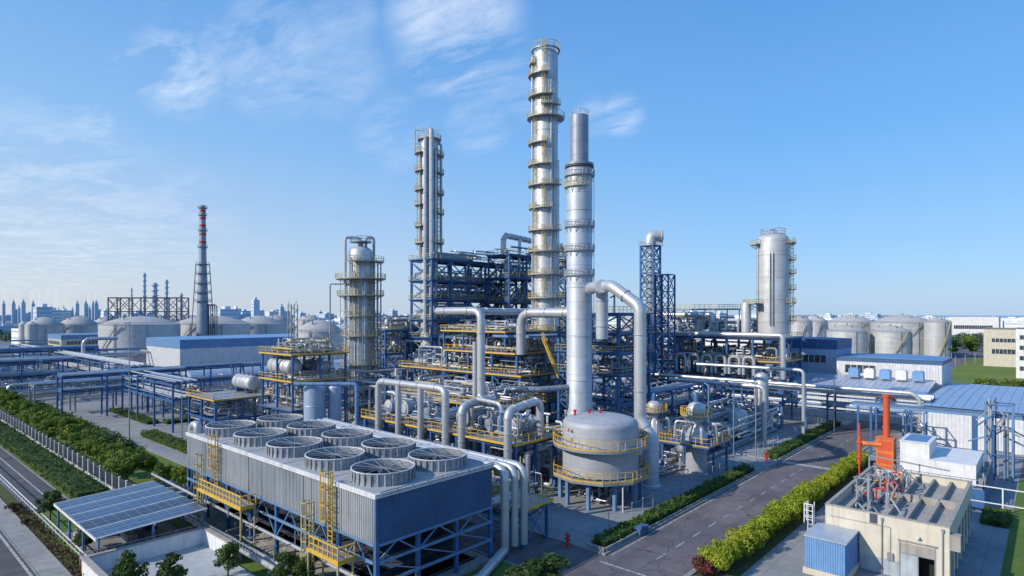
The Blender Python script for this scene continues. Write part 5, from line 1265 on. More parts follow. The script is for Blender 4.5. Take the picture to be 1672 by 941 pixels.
# ------------------------------------------------------------------ cream building
BU0, BU1, BV0, BV1, BH = 67.3, 87.5, 7.0, 17.3, 5.6
t = thing('cream_building', 'cream single-storey building with open concrete cells on its roof at the lower right', 'building', ((BU0+BU1)/2, 12, 0))
m = MB(); w = .25
m.box(BU0, BV0+3.9, 0, BU0+w, BV0+5.0+2.2, BH)          # middle panel
m.box(BU0, BV0, 0, BU0+w, BV0+1.0, BH); m.box(BU0, BV0+1.0, 3.4, BU0+w, BV0+3.9, BH); m.box(BU0, BV0+7.2, 3.4, BU0+w, BV1, BH); m.box(BU0, BV0+8.6, 0, BU0+w, BV1, 3.4)
m.box(BU0+w, BV0, 3.9, BU1, BV0+w, BH); m.box(BU0+w, BV1-w, 0, BU1, BV1, BH); m.box(BU1-w, BV0+w, 0, BU1, BV1-w, BH)
for i in range(7): m.box(BU0+w+i*2.9, BV0, 0, BU0+w+i*2.9+.7, BV0+w, 3.9)
part('wall', m, cream, t)
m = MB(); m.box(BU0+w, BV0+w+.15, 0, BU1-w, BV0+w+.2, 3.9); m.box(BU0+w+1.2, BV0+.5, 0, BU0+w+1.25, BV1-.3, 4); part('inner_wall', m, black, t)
m = MB(); m.box(BU0+w, BV0+w, 4.4, BU1-w, BV1-w, 4.75); part('roof_slab', m, concrete, t)
m = MB(); m.box(BU0-.05, BV0-.05, BH, BU0+w+.05, BV1+.05, BH+.1); m.box(BU1-w-.05, BV0-.05, BH, BU1+.05, BV1+.05, BH+.1); m.box(BU0+w+.05, BV0-.05, BH, BU1-w-.05, BV0+w+.05, BH+.1); m.box(BU0+w+.05, BV1-w-.05, BH, BU1-w-.05, BV1+.05, BH+.1)
part('parapet_coping', m, concrete, t)
for i in range(5):
    v = BV0+w+(i+1)*1.66; m = MB(); m.box(BU0+w, v-.12, 4.35, BU1-w, v+.12, 5.35); part('cell_wall', m, concrete, t)
m = MB(); uc = (BU0+BU1)/2
for i in range(6): v = BV0+w+i*1.66; m.box(uc-.14, v+.12, 4.35, uc+.14, v+1.54, 5.5)
part('cell_wall', m, concrete, t)
m = MB(); m.box(BU0-.02, BV0+1.0, 0, BU0+.12, BV0+1.12, 3.5); m.box(BU0-.02, BV0+3.8, 0, BU0+.12, BV0+3.9, 3.5); m.box(BU0-.02, BV0+2.35, 0, BU0+.12, BV0+2.45, 2.4); m.box(BU0-.02, BV0+1.12, 2.4, BU0+.12, BV0+3.8, 2.5); m.box(BU0-.02, BV0+.9, 3.5, BU0+.12, BV0+3.95, 3.6); part('door_frame', m, greysteel, t)
m = MB(); m.box(BU0+.02, BV0+2.45, 0, BU0+.08, BV0+3.8, 2.4); part('door', m, mat_paint('pale_blue_door', (.42, .48, .53), None, .5), t)
m = MB(); m.box(BU0+.03, BV0+1.12, 2.5, BU0+.09, BV0+3.8, 3.5); part('transom_panel', m, concrete, t)
m = MB(); m.box(BU0-.03, BV0+3.9, 0, BU0-.001, BV0+7.2, 1.5); part('lower_band', m, MATS['pale_blue_door'], t)
m = MB(); m.box(BU0+.06, BV0+7.3, 0, BU0+.1, BV0+8.5, 3.4); wf = part('window', m, glass, t)
m = MB(); 
for z in (0, 1.3, 2.5, 3.3): m.box(BU0-.01, BV0+7.2, z, BU0+.06, BV0+8.6, z+.1)
for v in (7.2, 7.85, 8.5): m.box(BU0-.012, BV0+v, 0.1, BU0+.058, BV0+v+.09, 3.3)
part('frame', m, greysteel, wf)
m = MB(); m.box(BU0-.06, BV0+5.7, 4.7, BU0-.001, BV0+6.35, 5.6); part('scupper', m, darksteel, t)
m = MB(); m.box(BU0-.02, BV0-.8, 3.6, BU0+.9, BV0-.02, 5.0); part('side_canopy', m, concrete, t)
m = MB(); m.box(BU0-.16, BV0+3.98, 3.6, BU0-.001, BV0+.9, 3.7); part('door_hood', m, concrete, t)
for vv in (BV0+.5, BV0+5.3): m = MB(); m.tube((BU0-.1, vv, 0), (BU0-.1, vv, 5.3), .06, 8); m.cbox(BU0-.1, vv, 5.1, .16, .2, .3); part('downpipe', m, greysteel, t)
m = MB(); m.cbox(BU0-.25, BV0+2.4, 4.15, .4, .3, .15); part('wall_lamp', m, white, t)
m = MB(); m.cbox(BU0-.1, BV0+4.6, 1.5, .2, .5, .7); part('switch_box', m, greysteel, t)
m = MB(); m.path([(BU0-.05, BV0+4.6, 2.2), (BU0-.05, BV0+4.6, 4.6), (BU0-.05, BV1-.4, 4.6)], .03, 6); part('conduit', m, greysteel, t)
for k in range(1, 7): m = MB(); u_ = BU0+.25+k*2.9+.7; m.box(u_+.1, BV0+.08, 1.0, u_+2.1, BV0+.12, 3.3); part('side_window', m, glass, t)
# blue container annex
t = thing('container', 'sky-blue corrugated container on a cream plinth against the cream building', 'container', (64.4, 16.1, 0))
m = MB(); a0, a1, b0, b1 = 62.6, 67.2, 14.4, 17.9; m.ribs((a0, b1), (a0, b0), .6, 3.55, .2, .05); m.ribs((a0, b0), (a1, b0), .6, 3.55, .2, .05); m.box(a0+.06, b0+.06, .6, a1-.06, b1-.02, 3.5); part('shell', m, cladsky, t)
m = MB(); m.box(a0-.12, b0-.12, 3.55, a1, b1+.1, 3.68); part('roof', m, rooflight, t)
m = MB(); m.box(a0-.15, b0-.15, 0, a1, b1+.15, .58); part('plinth', m, cream, t)
m = MB(); m.ladder(66.4, 18.4, .2, 5.9, pi, .6, False); m.rail([(66.2, 18.2, 3.7), (66.2, 19.0, 3.7), (67, 19, 3.7)], 1.9, .6, .04, mid=2, toe=0); solo('roof_ladder', m, white, 'white ladder frame at the left corner of the cream building', 'ladder')
# roof machinery
for i in range(34):
    u = RND.uniform(70, 86.5); v = RND.uniform(12, 16.6); h = RND.uniform(.8, 2.6); z = 4.36; m = MB()
    m.path([(u, v, z), (u, v, z+h), (u+RND.uniform(-1.6, 1.6), v, z+h), (u+RND.uniform(-1.5, 1.5), v+RND.uniform(-1.8, 1.8), z+h*.3)], RND.uniform(.05, .14), 8, .3)
    solo('roof_pipe', m, (greysteel, silver_dark, darksteel, pipemetal, greysteel)[i % 5], 'bent grey pipe among the machinery on the roof of the cream building', 'pipe', 'bent pipes on the cream building roof')
for i in range(5):
    u = 75+i*2.2; m = MB(); m.path([(u, 13.0, 4.4), (u, 13.0, 6.0+.3*(i % 2)), (u+.8, 14.4, 6.1), (u+.8, 14.4, 4.5)], .085, 8, .4); solo('roof_pipe', m, (redp, orange, redp, orange, redp)[i], ('red', 'orange', 'red', 'orange', 'red')[i]+' pipe arch among the roof machinery of the cream building', 'pipe', ('red', 'orange')[i % 2]+' pipe arches on the cream building roof')
for i in range(6): VA[i % 3].put((RND.uniform(72, 85), RND.uniform(12, 16), 4.36), i, 'small valve on the roof of the cream building with a %s wheel' % ('red', 'blue', 'yellow')[i % 3], '%s-wheeled valves on the cream building roof' % ('red', 'blue', 'yellow')[i % 3])
for i in range(3): m = MB(); u, v = 72.5+i*4.4, 14.5-i*.3; m.bar((u, v, 4.35), (u, v, 7.8-.5*i), .16); m.bar((u, v+1.1, 4.35), (u, v+1.1, 7.8-.5*i), .12); m.bar((u, v-.3, 7.6-.5*i), (u, v+1.4, 7.6-.5*i), .12); solo('roof_frame', m, greysteel, ('front', 'middle', 'rear')[i]+' upright twin-post frame on the roof of the cream building', 'frame')
m = MB(); m.bar((BU1-.5, BV1+.4, 7.2), (BU1-.5, BV0+2, 6.6), .14); m.bar((BU1-.5, BV1, 4.4), (BU1-.5, BV1, 7.2), .14); m.bar((BU1-.5, 12, 4.4), (BU1-.5, 12, 6.9), .14); solo('roof_frame', m, greysteel, 'long thin pipe rail raised along the rear of the cream building roof', 'frame')

# ------------------------------------------------------------------ halls and buildings
def hall(name, label, u0, u1, v0, v1, h, wall, roofm, hr=None, ribp=1.2, band=None, windows=(), rise=1.2, ridge='u'):
    t = thing(name, label, 'building', ((u0+u1)/2, (v0+v1)/2, 0))
    m = MB(); m.ribs((u0, v1), (u0, v0), 0, h-(band[0] if band else 0), .6, .06); m.ribs((u0, v0), (u1, v0), 0, h-(band[0] if band else 0), .6, .06); m.box(u0+.03, v0+.03, 0, u1, v1, h-.02); part('wall', m, wall, t)
    if band:
        m = MB(); m.box(u0-.12, v0-.12, h-band[0], u1+.1, v1+.1, h+.3); part('fascia', m, band[1], t)
    m = MB(); z = h+.32; uc = (u0+u1)/2; vc = (v0+v1)/2; e = .25
    if ridge == 'v':   # ridge runs along v, slopes seen along u
        m.add([(u0-e, v0-e, z), (u0-e, v1+e, z), (uc, v1+e, z+rise), (uc, v0-e, z+rise), (u1+e, v0-e, z), (u1+e, v1+e, z)], [(0, 3, 2, 1), (3, 4, 5, 2), (0, 4, 3), (1, 2, 5)])
        n = int((v1-v0)/ribp)
        for i in range(n): v = v0+ribp*(i+.5); m.bar((u0-e, v, z+.03), (uc, v, z+rise+.03), .08); m.bar((uc, v, z+rise+.03), (u1+e, v, z+.03), .08)
    elif ridge == 'mono':
        m.add([(u0-e, v0-e, z-.3), (u0-e, v1+e, z-.3), (u1+e, v1+e, z+rise), (u1+e, v0-e, z+rise)], [(0, 3, 2, 1)])
        n = int((v1-v0)/ribp)
        for i in range(n): v = v0+ribp*(i+.5); m.bar((u0-e, v, z-.28), (u1+e, v, z+rise+.02), .08)
    else:
        m.add([(u0-e, v0-e, z), (u1+e, v0-e, z), (u1+e, vc, z+rise), (u0-e, vc, z+rise), (u0-e, v1+e, z), (u1+e, v1+e, z)], [(0, 1, 2, 3), (3, 2, 5, 4), (0, 3, 4), (1, 5, 2)])
    part('roof', m, roofm, t)
    for (face, a0, a1, z0, z1) in windows:
        m = MB(); f = MB(); n = max(1, int((a1-a0)/1.4))
        if face == 'u': m.box(u0-.14, a0, z0, u0-.08, a1, z1)
        else: m.box(a0, v0-.14, z0, a1, v0-.08, z1)
        w = part('window', m, glass, t)
        for i in range(n+1):
            q = a0+(a1-a0)*i/n
            if face == 'u': f.box(u0-.2, q-.06, z0, u0-.14, q+.06, z1)
            else: f.box(q-.06, v0-.2, z0, q+.06, v0-.14, z1)
        part('frame', f, white, w)
    return t
hall('hall', 'white hall under a broad ribbed pale-blue roof at the right edge', 140, 190, -60, 19, 7, cladwhite, roofpale, ridge='v', rise=.6, ribp=1.6)
hall('hall', 'long white shed with a pale ribbed roof behind the wide pipe rack', 160, 176, 21, 66, 7.2, cladwhite, rooflight, ridge='mono', rise=1.5, ribp=1.3, band=(.4, cladsky))
hall('hall', 'white and pale-blue hall with a thin blue roof line behind the ribbed shed', 178, 196, 20, 43, 13.2, cladwhite, roofblue, rise=.4, band=(.7, cladblue), windows=(('u', 34, 41, 9.6, 11.6),))
hall('office_building', 'pale-blue office block with a deep blue roof band, left of the right-hand tanks', 180, 196, 43.5, 60, 17.5, mat_paint('pale_blue_wall', (.36, .48, .64), (.3, .42, .57), .6), blue, rise=.2, band=(2.2, blue), windows=(('u', 46, 58, 11.6, 13.6), ('u', 46, 58, 5.5, 8), ('v', 182, 192, 11.6, 13.6)))
for i in range(5):
    m = MB(); v = 24+i*3.4; m.cbox(172.5, v, 9, 2.4, 2.2, 2.1); m.cbox(172.5, v, 11.1, 1.6, 1.6, .2); solo('roof_unit', m, (cladsky, white)[i % 2], ('blue', 'white')[i % 2]+' boxy air unit on the ribbed shed roof by the taller white wall', 'air unit', ('blue', 'white')[i % 2]+' air units on the ribbed shed roof')
# left hall
hu, hv = Q(294, 236)
hall('hall', 'white hall with a deep blue roof band in front of the left storage tanks', hu, hu+66, hv, VU(hu, 239), 14.4, cladwhite, cladsky, rise=.5, band=(3.2, roofblue), ridge='u')
# arch roofed shed & low canopies in front of it
t = thing('hall', 'low pale vaulted shed in front of the blue-banded hall', 'building', (78, 190, 0))
m = MB(); m.lathex([(6, 0), (6, 60)], (72, 197, 2), (1, 0, 0), 32); part('roof', m, rooflight, t)
m = MB(); m.box(72, 191.2, 0, 132, 203, 2.2); part('wall', m, cladwhite, t)
hall('hall', 'low shed with a flat blue roof behind the drum platform', 84, 120, 150, 162, 8.5, cladsky, rooflight, rise=.8, band=(.8, roofblue), ridge='v')
# grey office left
ou, ov = Q(100, 285)
hall('office_building', 'low beige and grey office with blue roof edge at the far left', ou, ou+48, ov, ov+26, 14.5, cream, roofblue, rise=.3, band=(1.8, roofblue), windows=tuple(('v', ou+2, ou+46, z, z+1.7) for z in (2.4, 6.4, 10.2))+tuple(('u', ov+2, ov+24, z, z+1.6) for z in (6.4, 10.2)))
# right admin buildings
au, av = Q(1606, 290)
hall('office_building', 'cream office building with ribbon windows beyond the bright lawn', au, au+26, av-40, av, 17.5, cream, concrete, rise=.1, windows=(('u', av-16, av-3, 6, 8.2), ('u', av-16, av-3, 11.5, 13.2), ('u', av-34, av-20, 6, 8.2), ('u', av-34, av-20, 11.5, 13.2)))
au, av = Q(1659, 235)
hall('office_building', 'pale grey block cut off by the right edge beyond the lawn', au, au+16, av-26, av, 19, white, concrete, rise=.1, windows=tuple(('u', av-24, av-1, z, z+1.6) for z in (3, 7, 11, 15)))
au, av = Q(1548, 520); hall('office_building', 'long white building with square windows near the horizon on the right', au, au+20, av-34, av, 22, white, white, rise=.1, windows=(('u', av-30, av-4, 12, 15),))

# ------------------------------------------------------------------ storage tanks
def tank(px0, px1, d, ze, zd, label, mat=tankwhite, z0=0, stairphi=None, roofmat=None):
    u, v = Q((px0+px1)/2, d); r = (px1-px0)/2*d/FPX; t = thing('storage_tank', label, 'storage tank', (u, v, 0)); n = 56
    m = MB(); m.lathe([(r, 0), (r, ze)], u, v, n); z = 2.6
    while z < ze-1: m.lathe([(r, z-.05), (r+.05, z), (r, z+.05)], u, v, n); z += 5.2
    part('shell', m, mat, t)
    m = MB(); R = [(r*1.008, ze-.15), (r*1.008, ze+.1)]
    for i in range(0, 9): f = 1-i/8; R.append((max(.01, r*f*.995), ze+.1+(zd-ze)*(1-f*f)))
    m.lathe(R, u, v, n)
    part('roof', m, roofmat or tankroof, t)
    m = MB(); m.rail([(u+cos(2*pi*i/28)*r*.985, v+sin(2*pi*i/28)*r*.985, ze) for i in range(28)], 1.1, 3.2, .05, closed=True, toe=0); part('railing', m, greysteel, t)
    m = MB(); m.tube((u, v, zd-.1), (u, v, zd+.9), .5, 8); part('vent', m, greysteel, t)
    for i in range(4): m = MB(); a = i*1.7+.3; m.tube((u+cos(a)*r*.6, v+sin(a)*r*.6, ze+(zd-ze)*.6), (u+cos(a)*r*.6, v+sin(a)*r*.6, ze+(zd-ze)*.6+1.6), .35, 8); part('vent', m, greysteel, t)
    m = MB(); a0 = ang(stairphi if stairphi is not None else -50); k = 26
    for i in range(k):
        a = a0+.9*i/k; a2 = a0+.9*(i+1)/k; za = ze*i/k; zb = ze*(i+1)/k
        m.bar((u+cos(a)*(r+.7), v+sin(a)*(r+.7), za), (u+cos(a2)*(r+.7), v+sin(a2)*(r+.7), zb), .5, .18); m.bar((u+cos(a)*(r+1), v+sin(a)*(r+1), za+1.1), (u+cos(a2)*(r+1), v+sin(a2)*(r+1), zb+1.1), .1)
    part('spiral_stair', m, yellowpale if stairphi else greysteel, t)
    m = MB(); a = ang(40); x, y = u+cos(a)*(r+.3), v+sin(a)*(r+.3); m.tube((x, y, 0), (x, y, ze+.6), .22, 6); a = ang(-5); x, y = u+cos(a)*(r+.3), v+sin(a)*(r+.3); m.tube((x, y, 0), (x, y, ze+.3), .18, 6); part('riser_pipe', m, greysteel, t)
    return t
TK = [(172, 287, 282, 531, 517, 'big pale silver tank standing fully in view left of the blue-banded hall', None),
 (288, 404, 330, 530, 516, 'wide tank whose dome rises behind the blue-banded hall roof', None),
 (262, 345, 430, 525, 514.5, 'tank half hidden between the two big left-hand tanks', None),
 (384, 460, 370, 530, 516, 'tank at the right end of the blue-banded hall roof', None),
 (100, 157, 430, 531, 517, 'left distant tank with dull domed roof, right of a smaller twin', None),
 (47, 98, 400, 531, 518, 'small distant tank near the left edge with silos beside it', None),
 (155, 190, 460, 529, 517, 'partly hidden tank just left of the big pale silver tank', None),
 (483, 560, 235, 543, 523, 'pale tank with a rusty dome behind the stout column', None),
 (432, 470, 470, 524, 515, 'small far tank above the right end of the blue-banded hall', None),
 (484, 524, 440, 524, 515, 'small far tank seen above the rusty-domed tank', None),
 (560, 640, 330, 533, 518, 'tank seen between the stout column and the tall blue structure', None),
 (1425, 1484, 318, 543, 532, 'front silver tank with a diagonal stair at the right', -38),
 (1353, 1413, 322, 542, 531, 'front silver tank directly left of the one with the diagonal stair', 50),
 (1428, 1519, 370, 528, 514.5, 'largest silver tank of the right-hand tank farm, behind the stair tank', None),
 (1353, 1424, 395, 527, 515, 'rear tank of the right-hand farm, left of the largest one', None),
 (1512, 1549, 345, 527, 519.5, 'rightmost tank of the farm, beside the far road', -30),
 (1286, 1325, 340, 526, 517, 'tank just right of the wide domed column', None),
 (1312, 1350, 380, 526, 516, 'narrow gap tank between the farm and the wide domed column', None),
 (1016, 1046, 380, 524, 515, 'small pale tank glimpsed between the arching duct and the lattice tower', None)]
for (a, b, d, ye, yd, lb, st) in TK: tank(a, b, d, Zy(ye, d-(b-a)/2*d/FPX), Zy(yd, d), lb, tankwhite, 0, st)
for px, d, w, lb in ((38, 395, 5, 'slim pale silo at the far left edge'), (52, 390, 6.5, 'slim pale silo with yellow base beside the other at far left')):
    u, v = Q(px, d); m = MB(); m.lathe([(w*.5, 0), (w*.5, 18), (.4, 20), (.01, 20)], u, v, 20); solo('silo', m, tankwhite, lb, 'silo')
# ------------------------------------------------------------------ left far stack and rack
u, v = Q(331, 300)
hz_ = Zy(336, 300)
t = thing('far_chimney', 'slim distant chimney banded red and grey, with platforms around its lower half', 'chimney', (u, v, 0))
zb = Zy(425, 300)
m = MB(); m.lathe([(3.2, 0), (2.5, 30), (1.75, zb), (1.25, hz_), (.9, hz_), (.9, hz_-2), (.01, hz_-2)], u, v, 28); part('shaft', m, silver_dark, t)
for y in (345, 357, 369, 383, 396):
    z = Zy(y, 300); rr = 1.27+(hz_-z)*.019; m = MB(); m.lathe([(rr, z-.55), (rr+.09, z-.5), (rr+.09, z+.5), (rr, z+.55)], u, v, 28); part('red_band', m, redp, t)
for y, w in ((340, .8), (352, .5), (377, .5), (404, .5), (432, 1.2), (447, 1.2), (463, 1.2), (478, 1.4), (492, 1.6)):
    z = Zy(y, 300); rr = 1.3+(hz_-z)*.021; ringplat(t, u, v, rr, z, -180, 179.9, w=w, rmat=greysteel, mat=darksteel, n=12)
m = MB()
for s in (-1, 1): m.bar((u+s*3.4*RX, v+s*3.4*RY, Zy(432, 300)), (u+s*5.4*RX, v+s*5.4*RY, 18), .3)
for i in range(5): m.path([(u+(3+i)*RX, v+(3+i)*RY, 10), (u+(3+i)*RX, v+(3+i)*RY, Zy(498, 300)), (u, v, Zy(498, 300))], .28, 8, 1.5)
part('side_frame', m, darksteel, t)
fu, fv = Q(184, 400)
# dark rack: stands square to the view axis of the site road
L = (302-184)*400/FPX
fr = frame('far_structure', 'dark braced steel rack on the left skyline behind the tanks', 0, L, 0, 9, [26.5, 35.5], 6, 1, mat=darksteel, bw=.6, decks=(), rails=(), brace=True, bm=darksteel, xlev=(0, 1))
fu, fv = Q(243, 400); fr.location = (fu, fv, 0); fr.rotation_euler = (0, 0, atan2(RY, RX))
for px, y, w, lb in ((215, 470, .5, 'thinnest'), (236, 446, .95, 'tallest'), (253, 462, 1.6, 'stubby platformed'), (272, 457, .95, 'second tallest'), (296, 479, .9, 'rightmost')):
    u, v = Q(px, 404); z = Zy(y, 404); m = MB(); m.lathe([(w, 0), (w*.85, z), (.01, z)], u, v, 16)
    for k in range(6): q = z-2-k*3.4; m.lathe([(w*.9, q), (w*1.5, q), (w*1.5, q+.5), (w*.9, q+.5)], u, v, 16)
    solo('far_column', m, hazedark if w < 2 else silver_dark, lb+' column rising through the dark skyline rack on the left', 'column')

# ------------------------------------------------------------------ mid-distance buildings, city, trees
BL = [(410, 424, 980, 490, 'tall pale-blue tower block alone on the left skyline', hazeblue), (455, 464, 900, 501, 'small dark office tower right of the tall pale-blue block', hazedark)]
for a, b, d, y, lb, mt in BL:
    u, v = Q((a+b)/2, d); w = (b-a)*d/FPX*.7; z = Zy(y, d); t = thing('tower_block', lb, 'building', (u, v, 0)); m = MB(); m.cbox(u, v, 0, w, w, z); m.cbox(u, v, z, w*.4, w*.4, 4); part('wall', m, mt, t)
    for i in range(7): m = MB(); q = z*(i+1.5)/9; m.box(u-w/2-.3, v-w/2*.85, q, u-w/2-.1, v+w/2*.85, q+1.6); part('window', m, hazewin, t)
rs = random.Random(21)
def block(px, d, w, h, mt, label, group, extra=True):
    u, v = Q(px, d); m = MB(); dp = w*rs.uniform(.4, .9)
    if rs.random() < .5: w, dp = dp, w
    m.cbox(u, v, 0, w, dp, h)
    m.cbox(u+w*.1, v, h, w*.3, dp*.3, h*.12+1)
    m.cm = 1
    fl_ = max(1, int(h/4))
    for k in range(min(fl_, 5)):
        z = h*(k+.45)/min(fl_, 5)
        m.box(u-w/2-.12, v-dp/2*.9, z, u-w/2-.04, v+dp/2*.9, z+h*.07); m.box(u-w/2*.9, v-dp/2-.12, z, u+w/2*.9, v-dp/2-.04, z+h*.07)
    m.cm = 0
    solo('distant_building', m, [mt, hazewin], label, 'building', group)
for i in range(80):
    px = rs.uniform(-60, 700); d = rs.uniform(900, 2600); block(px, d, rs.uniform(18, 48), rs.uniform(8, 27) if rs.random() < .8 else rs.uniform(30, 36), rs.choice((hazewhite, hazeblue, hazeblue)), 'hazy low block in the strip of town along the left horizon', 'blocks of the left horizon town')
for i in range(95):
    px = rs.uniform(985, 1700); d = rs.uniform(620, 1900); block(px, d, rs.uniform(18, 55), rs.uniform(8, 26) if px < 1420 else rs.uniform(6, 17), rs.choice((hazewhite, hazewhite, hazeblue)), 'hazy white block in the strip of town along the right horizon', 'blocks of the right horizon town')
for i, (px, y) in enumerate(((6, 491), (22, 490), (38, 489), (54, 491), (84, 500), (104, 500), (126, 491), (140, 491), (152, 491), (157, 490), (31, 499), (96, 503), (118, 502), (146, 500))):
    d = 1500; h = Zy(y, d); u, v = Q(px, d); w = (5 if i > 9 else 6.2+(i*7 % 5)*.5); m = MB(); m.cbox(u, v, 0, w, w, h*.86); m.cbox(u, v, h*.86, w*.55, w*.55, h*.1); m.tube((u, v, h*.9), (u, v, h+3), .5, 6)
    if i % 2: m.cbox(u+w, v, 0, w, w, h*.6)
    solo('distant_tower', m, hazedark, 'hazy dark tower in the far skyline at the left edge', 'tower', 'towers of the far left skyline')
for i in range(34):
    px = rs.uniform(-20, 620) if i < 20 else rs.uniform(1010, 1560); d = rs.uniform(430, 820); block(px, d, rs.uniform(24, 60), rs.uniform(7, 14), rs.choice((hazewhite, hazeblue, hazedark)), 'low works building among the plant beyond the storage tanks, ' + ('left side' if i < 20 else 'right side'), 'low works buildings beyond the tanks, '+('left side' if i < 20 else 'right side'))
# distant piles of pipework on the left
for i in range(26):
    px = rs.uniform(-20, 170) if i < 18 else rs.uniform(600, 680); d = rs.uniform(220, 380); u, v = Q(px, d); m = MB(); z = rs.uniform(2, 11)
    m.path([(u, v, z), (u+rs.uniform(15, 45), v, z), (u+45, v, z), (u+45, v+rs.uniform(8, 20), z)], rs.uniform(.3, .6), 8, 1.5); solo('yard_pipe', m, rs.choice((pipemetal, silver_dark, bluelight)), 'long pale pipe crossing the distant yard on the left', 'pipe', 'pipes crossing the distant left yard')
# trees
def treemass(name, label, cells, n, size, mat, seed):
    m = MB(); rr_ = random.Random(seed); C = []; R = []
    for (px, d) in cells: u, v = Q(px, d); C.append((u, v, rr_.uniform(2, 5))); R.append(rr_.uniform(4, 7.5))
    leafcloud(m, C, R, n, size, .85, seed); return solo(name, m, mat, label, 'trees', None, 'stuff')
rr = random.Random(5)
treemass('tree_belt', 'dark green belt of trees before the horizon on the right', [(rr.uniform(1500, 1720), rr.uniform(420, 640)) for i in range(150)], 22000, 1.1, leaffar, 1)
treemass('tree_belt', 'thin dark belt of trees between tanks and town on the right', [(rr.uniform(1000, 1500), rr.uniform(480, 700)) for i in range(90)], 9000, 1.3, leaffar, 2)
treemass('tree_belt', 'dark belt of greenery between the tanks and the town on the left', [(rr.uniform(-60, 700), rr.uniform(520, 820)) for i in range(200)], 17000, 1.6, leaffar, 3)
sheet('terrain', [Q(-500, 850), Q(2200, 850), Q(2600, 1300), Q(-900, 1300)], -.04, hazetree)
for i in range(9):
    u, v = Q(1590+rr.uniform(-60, 60), rr.uniform(330, 400)); TREES[i % 3].put((u, v, 0), i, 'green tree by the far road beyond the storage tanks', 'trees by the far road beyond the tanks', rr.uniform(1.3, 2))
for i in range(8): TREES[i % 3].put((230+i*16, 48+3*(i % 2), 0), i, 'young tree lining the far road past the bright lawn', 'young trees lining the far road', .8)
for i in range(5): 
    u, v = G(1560+i*16, 600-i*3); lm = MB(); lm.path([(u, v, 0), (u, v, 5), (u+3, v, 5)], .12, 6, .5); solo('lawn_post', lm, greysteel, 'thin post on the bright lawn in front of the cream offices', 'post', 'thin posts on the bright lawn')
# hazy water strip on right horizon
sheet('water', [Q(1490, 2600), Q(2300, 2600), Q(2600, 7000), Q(1490, 7000)], -.02, mat_flat('far_water', (.22, .36, .52), .3))

# ------------------------------------------------------------------ light, sky, camera
EL = radians(31)
sx, sy = -.91*RX-.41*FX, -.91*RY-.41*FY
L_ = sqrt(sx*sx+sy*sy); sx /= L_; sy /= L_
sun = bpy.data.lights.new('sun', 'SUN'); sun.energy = 4.8; sun.angle = radians(.55); sun.color = (1, .9, .76)
so = bpy.data.objects.new('sun', sun); COL.objects.link(so)
so.rotation_euler = Vector((sx*cos(EL), sy*cos(EL), sin(EL))).to_track_quat('Z', 'Y').to_euler()
w = bpy.data.worlds.new('World'); SC.world = w; w.use_nodes = True; nt = w.node_tree; nt.nodes.clear()
out = nd(nt, 'ShaderNodeOutputWorld'); bg = nd(nt, 'ShaderNodeBackground'); bg.inputs[1].default_value = .18; nt.links.new(bg.outputs[0], out.inputs[0])
sk = nd(nt, 'ShaderNodeTexSky'); sk.sky_type = 'NISHITA'; sk.sun_disc = False; sk.sun_elevation = EL; sk.sun_rotation = atan2(sx, sy); sk.altitude = 0; sk.air_density = 1.0; sk.dust_density = .6; sk.ozone_density = 2.2
hs = nd(nt, 'ShaderNodeHueSaturation'); hs.inputs['Saturation'].default_value = 1.15; hs.inputs['Value'].default_value = 1.0; nt.links.new(sk.outputs[0], hs.inputs['Color'])
tc = nd(nt, 'ShaderNodeTexCoord'); sp = nd(nt, 'ShaderNodeSeparateXYZ'); nt.links.new(tc.outputs['Generated'], sp.inputs[0])
zc = mth(nt, 'MAXIMUM', sp.outputs[2], .03)
cx = mth(nt, 'DIVIDE', sp.outputs[0], zc); cy = mth(nt, 'DIVIDE', sp.outputs[1], zc)
cb = nd(nt, 'ShaderNodeCombineXYZ'); nt.links.new(cx, cb.inputs[0]); nt.links.new(cy, cb.inputs[1])
def cloudnoise(rot, sc, scale, detail=9, rough=.62, dist=.8):
    mp = nd(nt, 'ShaderNodeMapping'); mp.inputs['Rotation'].default_value = (0, 0, rot); mp.inputs['Scale'].default_value = sc; nt.links.new(cb.outputs[0], mp.inputs[0])
    n = nd(nt, 'ShaderNodeTexNoise'); n.inputs['Scale'].default_value = scale; n.inputs['Detail'].default_value = detail; n.inputs['Roughness'].default_value = rough; n.inputs['Distortion'].default_value = dist
    nt.links.new(mp.outputs[0], n.inputs['Vector']); return n.outputs['Fac']
cn = cloudnoise(radians(-35), (1, .45, 1), 2.1); cn2 = cloudnoise(radians(-20), (1.2, .5, 1), 7, 6, .7, .4)
def spot(px, py, rad_in, rad_out, amt):
    d = Vector((px-CX, FPX, HY-py)).normalized(); wv = Vector((d.x*RX+d.y*FX, d.x*RY+d.y*FY, d.z))
    dp = nd(nt, 'ShaderNodeVectorMath', operation='DOT_PRODUCT'); nt.links.new(tc.outputs['Generated'], dp.inputs[0]); dp.inputs[1].default_value = wv
    mr = nd(nt, 'ShaderNodeMapRange', interpolation_type='SMOOTHSTEP'); nt.links.new(dp.outputs['Value'], mr.inputs[0])
    mr.inputs[1].default_value = cos(radians(rad_out)); mr.inputs[2].default_value = cos(radians(rad_in)); mr.inputs[3].default_value = 0; mr.inputs[4].default_value = amt
    return mr.outputs[0]
tot = None
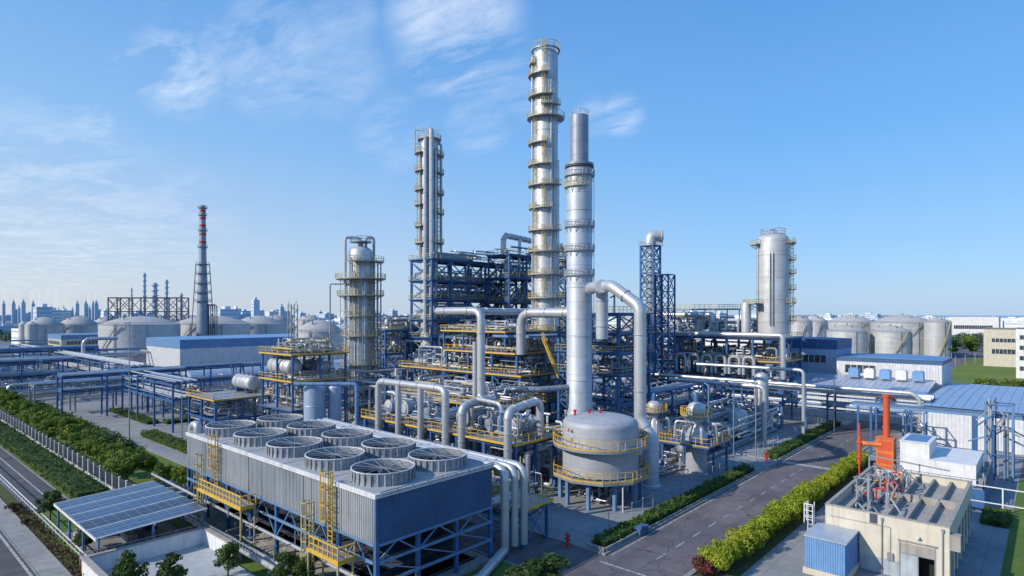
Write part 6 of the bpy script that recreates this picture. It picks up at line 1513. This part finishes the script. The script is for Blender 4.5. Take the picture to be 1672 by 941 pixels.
for s in ((745, 45, 1, 7, 1.0), (800, 105, .5, 4, .6), (290, 118, .5, 4, .9), (225, 115, .3, 2, .7), (440, 90, 1, 6, .6), (560, 30, .5, 3.5, .5), (350, 40, 1, 5, .45), (1015, 190, .2, 2.2, .6), (970, 192, .2, 2, .4), (780, 200, .5, 3.5, .4), (420, 125, .5, 4, .5), (860, 150, .5, 3, .4), (150, 195, .3, 1.6, .5), (640, 215, .5, 4, .35), (60, 360, 2, 11, .5), (260, 370, 1, 7, .3), (550, 110, 1, 5, .45)):
    o = spot(*s); tot = o if tot is None else mth(nt, 'MAXIMUM', tot, o)
cf = mth(nt, 'MULTIPLY', ramp(nt, mth(nt, 'ADD', mth(nt, 'MULTIPLY', cn, .7), mth(nt, 'MULTIPLY', cn2, .3)), [(.44, 0.0), (.70, 1.0)]), tot)
# haze gradient towards the horizon, a little warmer on the sun side
side = mth(nt, 'ADD', mth(nt, 'MULTIPLY', sp.outputs[0], -RX), mth(nt, 'MULTIPLY', sp.outputs[1], -RY))
sd = nd(nt, 'ShaderNodeMapRange'); nt.links.new(side, sd.inputs[0]); sd.inputs[1].default_value = -.35; sd.inputs[2].default_value = .6
zr = nd(nt, 'ShaderNodeMapRange'); nt.links.new(sp.outputs[2], zr.inputs[0]); zr.inputs[1].default_value = 0; zr.inputs[2].default_value = .5
gr = ramp(nt, zr.outputs[0], [(0, (.33, .50, .71)), (.16, (.245, .47, .78)), (.5, (.145, .385, .77)), (1, (.085, .275, .66))])
gl = ramp(nt, zr.outputs[0], [(0, (.50, .55, .64)), (.2, (.43, .54, .70)), (.5, (.25, .46, .76)), (1, (.105, .31, .68))])
gg = mixrgb(nt, sd.outputs[0], gr, gl)
vs_ = nd(nt, 'ShaderNodeVectorMath', operation='SCALE'); nt.links.new(gg, vs_.inputs[0]); vs_.inputs['Scale'].default_value = 1/.15
c0 = mixrgb(nt, .85, hs.outputs[0], vs_.outputs[0])
c2 = mixrgb(nt, mth(nt, 'MULTIPLY', cf, .72), c0, (5.7, 6.0, 6.4))
nt.links.new(c2, bg.inputs[0])
cam = bpy.data.cameras.new('camera'); co = bpy.data.objects.new('camera', cam); COL.objects.link(co); SC.camera = co
co.location = (0, 0, H); co.rotation_euler = (radians(90), 0, atan2(FY, FX)-radians(90))
cam.sensor_width = 36; cam.lens = 36*FPX/1672; cam.shift_y = (512-470.5)/1672; cam.clip_end = 20000; cam.clip_start = .5
SC.view_settings.view_transform = 'Standard'; SC.view_settings.look = 'None'; SC.view_settings.exposure = 0; SC.view_settings.gamma = 1
SC.cycles.max_bounces = 5; SC.cycles.diffuse_bounces = 3; SC.cycles.glossy_bounces = 3; SC.cycles.transparent_max_bounces = 4; SC.cycles.sample_clamp_indirect = 6
